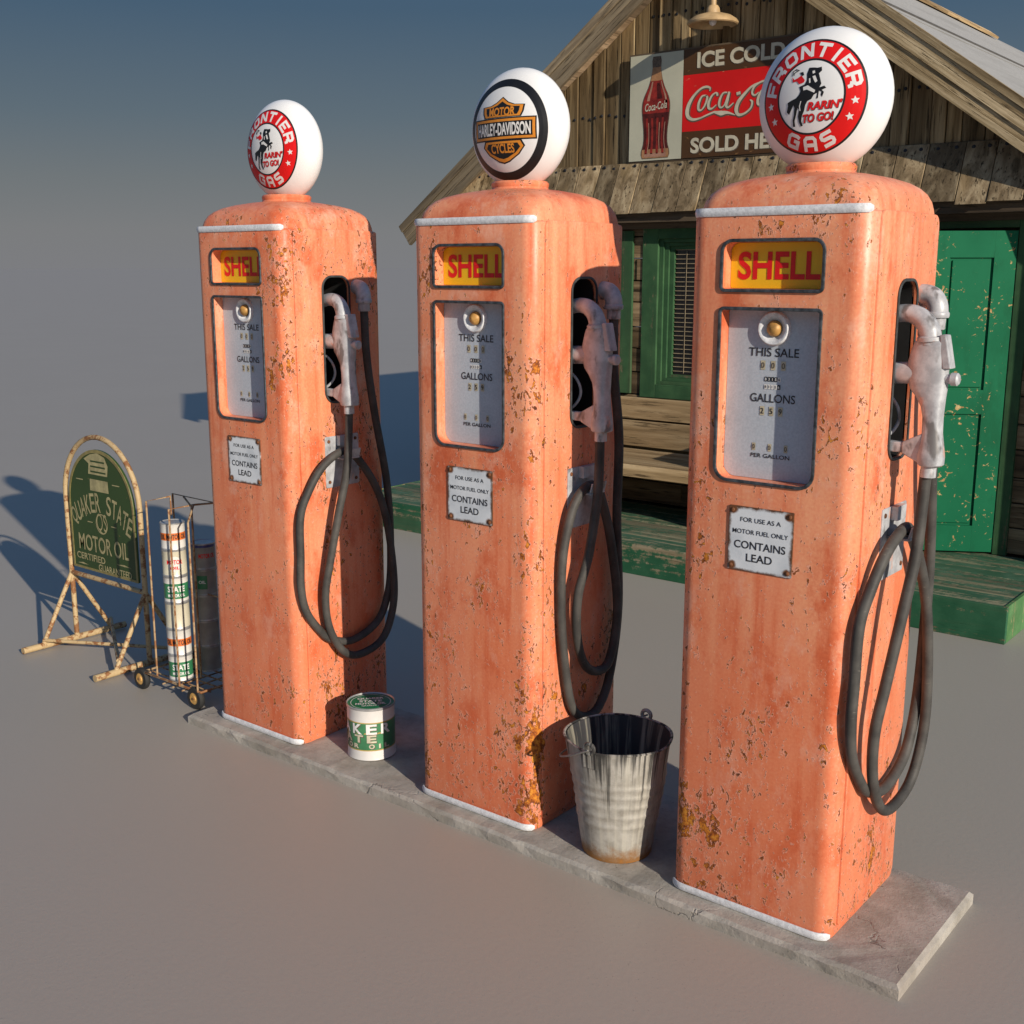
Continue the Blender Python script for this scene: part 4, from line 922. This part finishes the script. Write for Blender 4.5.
# barn lamp over the sign
LX, LY, LZ = -2.236, 4.03, 3.335
lamp = thing('wall_lamp', (LX, WY, 3.62), 'cream metal barn lamp hanging on a straight stem above the advertising sign', 'lamp')
m = MB(); m.lathe([(.150, .0), (.158, .006), (.160, .016), (.150, .030), (.115, .052), (.075, .064), (.045, .070), (.040, .10), (.030, .115), (.001, .116)], (LX, LY + .03, LZ), 40); m.lathe([(.150, .002), (.146, .012), (.112, .040), (.06, .055), (.001, .058)], (LX, LY + .03, LZ), 40); m.build('shade', 'lamp', lamp, smooth=40)
m = MB(); m.tube([(LX, LY + .03, LZ + .11), (LX, LY + .03, ZA - .10)], .019, 14); m.build('stem', 'lamp', lamp, smooth=60)
m = MB(); m.lathe([(.001, -.004), (.018, .004), (.024, .02), (.018, .04), (.012, .056)], (LX, LY + .03, LZ), 16); m.build('bulb', 'milk', lamp, smooth=60)

# ------------------------------------------------------------------ kerb sign with arched top
XL, XR, SYY, CX = -3.612, -2.990, .245, -3.301
sg = thing('pavement_sign', (CX, SYY, 0), 'green arched oil sign in a rusty cream tube frame on skids', 'sign')
TR = .0125
m = MB(); rad = (XR - XL) / 2; pth = [(XL, SYY, .02), (XL, SYY, .36), (XL, SYY, .755)] + [(CX - rad * math.cos(PI * i / 20), SYY, .755 + rad * math.sin(PI * i / 20)) for i in range(1, 20)] + [(XR, SYY, .755), (XR, SYY, .36), (XR, SYY, .02)]
m.tube(pth, TR, 12); m.build('hoop', 'tube', sg, smooth=60)
m = MB(); m.tube([(XL, SYY, .362), (XR, SYY, .362)], TR * .95, 12); m.build('cross_bar', 'tube', sg, smooth=60)
for xx in (XL, XR):
    m = MB(); m.tube([(xx, -.045, .022), (xx, .52, .022)], .0165, 12); m.build('skid', 'tube', sg, smooth=60)
    for yy in (.065, .44): m = MB(); m.tube([(xx, SYY, .362), (xx, yy, .03)], TR * .9, 12); m.build('stay', 'tube', sg, smooth=60)
m = MB(); m.tube([(XL, .065, .05), (XR, .40, .05)], .009, 10); m.tube([(XL, .44, .074), (XR, .08, .074)], .009, 10); m.build('ground_brace', 'tube', sg, smooth=60)
pr = .272
out = [(CX - pr, .402), (CX + pr, .402), (CX + pr, .735)] + [(CX + pr * math.cos(PI * i / 28), .735 + pr * math.sin(PI * i / 28)) for i in range(1, 28)] + [(CX - pr, .735)]
m = MB(); m.prism(out, lambda u, v, w: (u, SYY - .006 + w, v), .012, 'signgreen'); sp = m.build('sign_plate', 'signgreen', sg, bevel=.002)
inn = [(CX + (u - CX) * .955, .66 + (v - .66) * .955) for u, v in out]; m = MB(); m.frame(out, inn, lambda u, v, w: (u, SYY - .0085 + w, v), .003); m.build('plate_border', 'signolive', sp)
def SG(u, v): return (CX + u, SYY - .0072, v)
m = MB()
def arch(s_, r, cz, a0, a1, h, squeeze=1.0, bold=.02):
    k = len(s_)
    for i, ch in enumerate(s_):
        if ch == ' ': continue
        a = math.radians(a0 + (a1 - a0) * i / (k - 1)); w_ = .036 * squeeze
        m.flat(text(ch, w_, h * (1 - .12 * math.cos(a)) if False else h, bold=bold, cx=r * math.cos(a), cy=cz + r * math.sin(a), ang=(a - PI / 2) * .55), SG)
arch('QUAKER STATE', .345, .405, 132, 48, .094, 1.12, .01)
m.flat(text('MOTOR OIL', .42, .082, bold=.012, cx=.0, cy=.540), SG); m.flat(text('CERTIFIED', .245, .034, bold=.02, cx=-.115, cy=.467), SG); m.flat(text('GUARANTEED', .275, .034, bold=.02, cx=.085, cy=.428), SG)
for (a, b, c) in ((-.235, -.14, .428), (.10, .225, .468)): m.flat(poly([(a, c - .002), ((a + b) / 2, c - .004), (b, c - .002), ((a + b) / 2, c + .005)]), SG)
# crest above the words and a ring monogram between the lines
m.flat(poly([(-.115, .975 - .02), (-.075, .935), (-.085, .885), (.075, .885), (.085, .935), (.06, .975), (0, .992), (-.06, .98)]), SG); m.flat(poly([(-.075, .862), (.075, .862), (.078, .805), (-.078, .805)]), SG)
for x_ in (-.165, .14): m.flat(poly([(x_ - .03, .848), (x_ + .03, .848), (x_ + .03, .853), (x_ - .03, .853)]), SG)
m.flat(ringart(.044, .050, 32, (0, .648)), SG); m.flat(text('QS', .085, .10, bold=-.005, cx=0, cy=.648), lambda u, v: (CX + u, SYY - .0076, v))
for x_ in (-.10, .10): m.flat(poly([(x_ - .022, .644), (x_ + .022, .644), (x_ + .022, .649), (x_ - .022, .649)]), SG)
m.build('lettering', 'lettan', sp, fixn=False)
m = MB(); 
for z_, k in ((.92, .88), (.895, .91), (.945, .83)): m.flat(poly([(-.07 * k, z_), (.07 * k, z_), (.07 * k, z_ + .008), (-.07 * k, z_ + .008)]), lambda u, v: (CX + u, SYY - .0078, v))
m.build('crest_lines', 'signgreen', sp, fixn=False)

# ------------------------------------------------------------------ wheeled can rack
rx0, rx1, ry0, ry1 = -2.745, -2.325, .045, .335; RZ = .085
rack = thing('can_rack', ((rx0 + rx1) / 2, .19, 0), 'rusty wire can rack on small yellow wheels, between the pavement sign and farthest pump', 'rack')
m = MB(); r_ = .0045
m.tube([(rx0, ry0, RZ), (rx1, ry0, RZ), (rx1, ry1, RZ), (rx0, ry1, RZ)], r_ * 1.25, 8, closed=True)
for yy in (.095, .15, .21, .27): m.tube([(rx0, yy, RZ - .011), (rx1, yy, RZ - .011)], r_ * .8, 8)
for xx in (-2.60, -2.53, -2.46): m.tube([(xx, ry0, RZ - .024), (xx, ry1, RZ - .024)], r_ * .8, 8)
m.build('base_frame', 'rackwire', rack, smooth=60)
m = MB(); TZ = .872
m.tube([(-2.642, .050, RZ), (-2.642, .050, TZ), (-2.642, .172, TZ + .003), (-2.642, .172, .79)], r_, 8)
m.tube([(-2.462, .036, RZ), (-2.462, .036, TZ - .01), (-2.42, .13, TZ), (-2.38, .22, TZ)], r_, 8)
m.tube([(-2.70, .225, RZ), (-2.70, .225, TZ), (-2.34, .225, TZ - .004), (-2.34, .225, RZ)], r_, 8)
m.tube([(-2.48, .162, RZ), (-2.48, .162, TZ - .02), (-2.62, .225, TZ - .004)], r_, 8)
m.tube([(-2.34, .04, RZ), (-2.34, .04, TZ - .05), (-2.42, .13, TZ)], r_, 8)
m.tube([(-2.70, .225, .45), (-2.34, .225, .45)], r_ * .8, 8)
m.build('uprights', 'rackwire', rack, smooth=60)
for xx in (-2.760, -2.368):
    for yy in (.050, .330):
        sd = -1 if xx < -2.5 else 1
        m = MB(); m.lathe([(.026, -.013), (.044, -.013), (.049, -.007), (.050, 0), (.049, .007), (.044, .013), (.026, .013)], (xx, yy, .05), 28, axis='y', m=None); wh = m.build('wheel', 'tyre', rack, smooth=40)
        m = MB(); m.lathe([(.001, -.013), (.010, -.013), (.012, -.010), (.030, -.010), (.031, -.0125), (.031, .0125), (.030, .010), (.012, .010), (.010, .013), (.001, .013)], (xx, yy, .05), 28, axis='y'); m.build('rim', 'rim', wh, smooth=40)
        m = MB(); m.tube([(xx, yy - .017, .05), (xx, yy + .017, .05)], .005, 8); m.tube([(xx, yy + .016, .05), (xx - sd * .02, yy + .016, .085), (xx - sd * .05, yy + .01, RZ)], .005, 8); m.build('fork', 'rackwire', wh, smooth=60)
CR, CH = .0520, .1165
def can(cx, cy, z0, kind):
    lab, spec = CANS[kind]
    t = thing('oil_can', (cx, cy, z0), lab, 'can', 'oil cans stacked in the rack')
    prof = [(.001, .003), (CR - .004, .003), (CR - .002, 0), (CR, .002), (CR, .006), (CR - .0015, .008)]; mm = ['tin'] * 5
    for (h, mt) in spec: prof.append((CR - .0015, .008 + h * (CH - .016))); mm.append(mt)
    prof += [(CR, CH - .006), (CR, CH - .001), (CR - .002, CH), (CR - .004, CH - .003), (.001, CH - .003)]; mm += [spec[-1][1], 'tin', 'tin', 'tin', 'tin']
    m = MB(); m.lathe([(a, b + z0) for a, b in prof], (cx, cy, 0), 36, mats=mm); m.build('tin_body', None, t, smooth=40)
    return t
def wrap(parent, cx, cy, r, a0, art, mat, name, lift=.0006):
    m = MB()
    for (a_, mt, l) in art:
        m.flat(tess(a_, r * .28), lambda u, v, l=l: (cx + (r + lift + l) * math.cos(a0 + u / r), cy + (r + lift + l) * math.sin(a0 + u / r), v), mt)
    return m.build(name, mat, parent, fixn=False)
CANS = {'orange': ('', [(.34, 'canwhite'), (.66, 'canorange'), (1, 'canwhite')]), 'cream': ('', [(.5, 'cancream'), (1, 'cancream')]), 'green': ('', [(.12, 'canwhite'), (.78, 'cangreen'), (1, 'canwhite')]), 'plain': ('', [(.5, 'cancream'), (1, 'cancream')]), 'blue': ('', [(.5, 'candull'), (.9, 'candull'), (1, 'canblue')]), 'dark': ('', [(.5, 'candull'), (1, 'candull')])}
s1 = (-2.527, .094); s2 = (-2.530, .245); aim = math.atan2(-2.77 - .1, 1.61 + 2.54)
zst = .093
LAB1 = ['green banded white oil can at the bottom of the sunlit stack in the rack', 'orange banded oil can second from the bottom of the sunlit stack', 'plain cream oil can without any print in the middle of the sunlit stack', 'green banded oil can just under the red printed cream can', 'cream oil can with red printed patch in the sunlit stack', 'orange banded white oil can on top of the sunlit stack']
for k, kind in enumerate(('green', 'orange', 'plain', 'green', 'cream', 'orange')):
    z = zst + k * (CH + .0002); t = can(s1[0], s1[1], z, kind); t['label'] = LAB1[k]
    ub = lambda x, w, z0_, z1_: poly([(x - w / 2, z0_), (x + w / 2, z0_), (x + w / 2, z1_), (x - w / 2, z1_)])
    if kind == 'orange':
        art = [(text('OIL MOTOR OIL', .12, .022, bold=.03, cx=0, cy=z + CH * .5), 'ink', 0)]
    elif kind == 'green':
        art = [(text('STATE', .075, .026, bold=.03, cx=0, cy=z + CH * .54), 'white', 0), (text('MOTOR OIL', .075, .014, bold=.03, cx=0, cy=z + CH * .30), 'white', 0)]
    elif kind == 'cream':
        art = [(poly([(.03 * math.cos(i * PI / 10), z + CH * .48 + .034 * math.sin(i * PI / 10)) for i in range(20)]), 'canwhite', 0), (text('MOTOR', .066, .020, bold=.03, cx=0, cy=z + CH * .56), 'redink', .0004), (text('OIL', .04, .014, bold=.03, cx=0, cy=z + CH * .34), 'redink', .0004)]
    else: art = None
    if art: wrap(t, s1[0], s1[1], CR - .0015, aim, art, None, 'print')
for k, kind in enumerate(('dark', 'dark', 'dark', 'dark', 'blue')):
    z = zst + k * (CH + .0002); t = can(s2[0], s2[1], z, kind)
    t['label'] = ['dull grey oil can at the bottom of the shaded stack beside the farthest pump', 'dull grey oil can second from the bottom of the shaded stack', 'dull grey oil can in the middle of the shaded stack', 'dull grey oil can with a green label, second from top of the shaded stack', 'blue rimmed oil can on top of the shaded stack'][k]
    if k == 3: wrap(t, s2[0], s2[1], CR - .0015, aim - .25, [(poly([(-.022, z + .03), (.022, z + .03), (.022, z + .09), (-.022, z + .09)]), 'cangreen', 0), (text('OIL', .03, .014, bold=.03, cx=0, cy=z + .062), 'white', .0004)], None, 'print')
    if k == 4: wrap(t, s2[0], s2[1], CR - .0015, aim - .1, [(text('MOTOR OIL', .075, .02, bold=.03, cx=.02, cy=z + .062), 'redink', 0)], None, 'print')

# ------------------------------------------------------------------ big oil tin on the slab
bx, by, bR, bH = -1.398, .139, .0925, .205
tn = thing('oil_tin', (bx, by, Z0), 'white and green oil tin standing on the slab between farthest and middle pump', 'tin')
prof = [(.001, .004), (bR - .005, .004), (bR - .002, 0), (bR, .002), (bR - .002, .008), (bR - .0025, .038), (bR - .0025, .042), (bR - .0025, .146), (bR - .0025, .150), (bR - .0025, .190), (bR, .196), (bR, .203), (bR - .002, .205), (bR - .005, .200)]
mt = ['tin', 'tin', 'tin', 'bigwhite', 'bigwhite', 'gold', 'biggreen', 'gold', 'bigwhite', 'bigwhite', 'tin', 'tin', 'tin']
m = MB(); m.lathe([(a, b + Z0) for a, b in prof], (bx, by, 0), 64, mats=mt); m.build('tin_body', None, tn, smooth=40)
m = MB(); m.lathe([(bR - .005, .199 + Z0), (bR - .010, .1995 + Z0), (.001, .1995 + Z0)], (bx, by, 0), 48); ld = m.build('lid', 'lidgreen', tn, smooth=30)
aim = math.atan2(-2.77 - by, 1.61 - bx); ca, sa = math.cos(aim), math.sin(aim)
def LD(u, v): return (bx + u * -sa - v * ca * 1.0, by + u * ca - v * sa * 1.0, Z0 + .2003)
m = MB()
for (s_, w_, h_, c_) in (('QUAKER', .10, .020, .034), ('STATE', .085, .020, .008), ('MOTOR OIL', .115, .018, -.018), ('QUALITY', .07, .012, -.040)): m.flat(text(s_, w_, h_, bold=.03, cx=0, cy=c_), LD)
m.flat(ringart(.074, .076, 40), LD); m.build('lettering', 'white', ld, fixn=False)
rr = bR - .0025; art = []
for (s_, hh, zc, stp, mid_, mm) in (('QUAKER', .040, .124 + Z0, .056, 4, 'white'), ('STATE', .030, .086 + Z0, .050, 4, 'letcream'), ('MOTOR OIL', .018, .057 + Z0, .030, 6, 'letcream')):
    for i, ch in enumerate(s_):
        if ch == ' ': continue
        wd = stp * (.72 if ch != 'I' else .22)
        art += [((lambda q: ([(x + .003, y - .003) for x, y in q[0]], q[1]))(text(ch, wd, hh, bold=.035, cx=(i - mid_) * stp, cy=zc)), 'letshadow', 0), (text(ch, wd, hh, bold=.035, cx=(i - mid_) * stp, cy=zc), mm, .0006)]
art += [(poly([(x_, .105 + Z0), (x_ + .02, .105 + Z0), (x_ + .016, .11 + Z0), (x_ + .004, .11 + Z0)]), 'gold', .0002) for x_ in (-.06, -.03, .02)]
wrap(tn, bx, by, rr, aim, art, None, 'lettering')

# ------------------------------------------------------------------ bucket
ux, uy, uR0, uR1, uH = -.253, .097, .110, .166, .377
bk = thing('bucket', (ux, uy, Z0), 'tall dented galvanised bucket with black drips and rusty foot, between middle and near pump', 'bucket')
prof = [(.001, .014), (uR0 - .004, .014), (uR0 - .001, 0), (uR0 + .001, .004), (uR0 + .001, .012)]
for i in range(1, 61):
    t = i / 60; z = .012 + t * (uH - .012); r = uR0 + (uR1 - uR0) * z / uH
    for c in (.125, .160, .195, .230, .262): r += .0030 * math.exp(-((z - c) / .0065) ** 2)
    prof.append((r, z))
prof += [(uR1 + .005, uH + .001), (uR1 + .006, uH + .005), (uR1 + .002, uH + .007), (uR1 - .003, uH + .004)]
m = MB(); m.lathe([(a, b + Z0) for a, b in prof], (ux, uy, 0), 72)
for i, (x, y, z) in enumerate(m.v):   # small dents
    a = math.atan2(y - uy, x - ux); d = .0035 * math.sin(a * 3 + z * 9) * math.sin(a * 2 - z * 14) * min(1, max(0, (z - .06) * 5)); k = 1 + d / .13; m.v[i] = (ux + (x - ux) * k, uy + (y - uy) * k, z)
bb_ = m.build('shell', 'bucket', bk, smooth=40)
m = MB(); m.lathe([(uR1 - .003, uH + .003 + Z0), (uR1 - .006, uH - .01 + Z0)] + [(uR0 - .007 + (uR1 - uR0) * q, Z0 + uH * q) for q in (.9, .7, .5, .3, .1, .06)] + [(.001, Z0 + .022)], (ux, uy, 0), 72); m.build('inner_face', 'bucketin', bk, smooth=40)
# ears and wire bail, lying down on the near side
ha = math.radians(92); ex = V((math.cos(ha), math.sin(ha), 0))
for sgn_ in (1, -1):
    c0 = V((ux, uy, Z0 + uH)) + ex * sgn_ * (uR1 + .004); tv = V((-ex.y, ex.x, 0)); m = MB()
    m.tube([c0 + tv * (.016 * math.cos(2 * PI * i / 16)) + V((0, 0, .014 + .016 * math.sin(2 * PI * i / 16))) for i in range(16)], .0065, 8, closed=True)
    m.hexa([c0 + tv * a + ex * sgn_ * b + V((0, 0, z)) for z in (-.05, .004) for a, b in ((-.022, -.004 - (.006 if z < 0 else 0)), (.022, -.004 - (.006 if z < 0 else 0)), (.022, .002 - (.006 if z < 0 else 0)), (-.022, .002 - (.006 if z < 0 else 0)))]); m.build('ear', 'bucket', bk, smooth=40)
hb = []
for i in range(25):
    t = PI * i / 24; q = V((ux, uy, Z0 + uH + .012)) + ex * math.cos(t) * (uR1 + .012) + V((ex.y, -ex.x, 0)) * (-1) * math.sin(t) * .186; q.z -= math.sin(t) * .10; hb.append(q)
m = MB(); m.tube(hb, .0032, 8); m.build('bail', 'wire', bk, smooth=60)

# ------------------------------------------------------------------ light, sky, camera
sd = V((-6.08, 2.10, -2.29)).normalized()
sun = bpy.data.lights.new('sun', 'SUN'); sun.energy = 4.7; sun.angle = math.radians(.55); sun.color = (1, .90, .77)
so_ = bpy.data.objects.new('sun', sun); C.objects.link(so_); so_.rotation_euler = sd.to_track_quat('-Z', 'Y').to_euler(); so_.location = (12, -4, 8)
w = bpy.data.worlds.new('World'); bpy.context.scene.world = w; w.use_nodes = True; nt = w.node_tree; nt.nodes.clear()
out = nt.nodes.new('ShaderNodeOutputWorld'); bg = nt.nodes.new('ShaderNodeBackground'); nt.links.new(bg.outputs[0], out.inputs[0])
sky = nt.nodes.new('ShaderNodeTexSky'); sky.sky_type = 'NISHITA'; sky.sun_disc = False; sky.sun_elevation = math.asin(-sd.z); sky.sun_rotation = math.atan2(-sd.x, -sd.y); sky.air_density = 1.4; sky.dust_density = .6; sky.ozone_density = 3.5
tc = nt.nodes.new('ShaderNodeTexCoord'); sx = nt.nodes.new('ShaderNodeSeparateXYZ'); nt.links.new(tc.outputs['Generated'], sx.inputs[0])
rp = nt.nodes.new('ShaderNodeValToRGB'); nt.links.new(sx.outputs[2], rp.inputs[0])
HZ = (2.02, 2.04, 2.15)
stops = [(0.0, HZ), (.03, (1.98, 2.03, 2.08)), (.07, (1.62, 1.82, 1.92)), (.12, (1.12, 1.52, 1.85)), (.20, (.62, 1.12, 1.72)), (.30, (.5, 1.05, 2.0))]
e = rp.color_ramp.elements
while len(e) < len(stops): e.new(.5)
for i, (p, c) in enumerate(stops): e[i].position = p; e[i].color = tuple(x / 3 for x in c) + (1,)
mul = nt.nodes.new('ShaderNodeVectorMath'); mul.operation = 'SCALE'; nt.links.new(rp.outputs[0], mul.inputs[0]); mul.inputs[3].default_value = 3.0
mr = nt.nodes.new('ShaderNodeMapRange'); mr.interpolation_type = 'SMOOTHSTEP'; nt.links.new(sx.outputs[2], mr.inputs[0]); mr.inputs[1].default_value = .22; mr.inputs[2].default_value = .5
mx = nt.nodes.new('ShaderNodeMix'); mx.data_type = 'RGBA'; nt.links.new(mr.outputs[0], mx.inputs[0]); nt.links.new(mul.outputs[0], mx.inputs[6]); tint = nt.nodes.new('ShaderNodeVectorMath'); tint.operation = 'MULTIPLY'; nt.links.new(sky.outputs[0], tint.inputs[0]); tint.inputs[1].default_value = (.70, .82, .98); nt.links.new(tint.outputs[0], mx.inputs[7])
nt.links.new(mx.outputs[2], bg.inputs[0]); bg.inputs[1].default_value = .10

cam = bpy.data.cameras.new('camera'); co = bpy.data.objects.new('camera', cam); C.objects.link(co)
co.location = (1.6084, -2.7698, 1.8445); yaw, pit = .6737, .2069
fw = V((-math.sin(yaw) * math.cos(pit), math.cos(yaw) * math.cos(pit), -math.sin(pit))); co.rotation_euler = fw.to_track_quat('-Z', 'Y').to_euler()
cam.sensor_fit = 'HORIZONTAL'; cam.sensor_width = 36; cam.lens = 1160.09 / 1024 * 36; cam.clip_start = .05; cam.clip_end = 12000
sc_ = bpy.context.scene; sc_.camera = co
vs_ = sc_.view_settings; vs_.view_transform = 'Standard'; vs_.look = 'None'; vs_.exposure = 0.0; vs_.gamma = 1
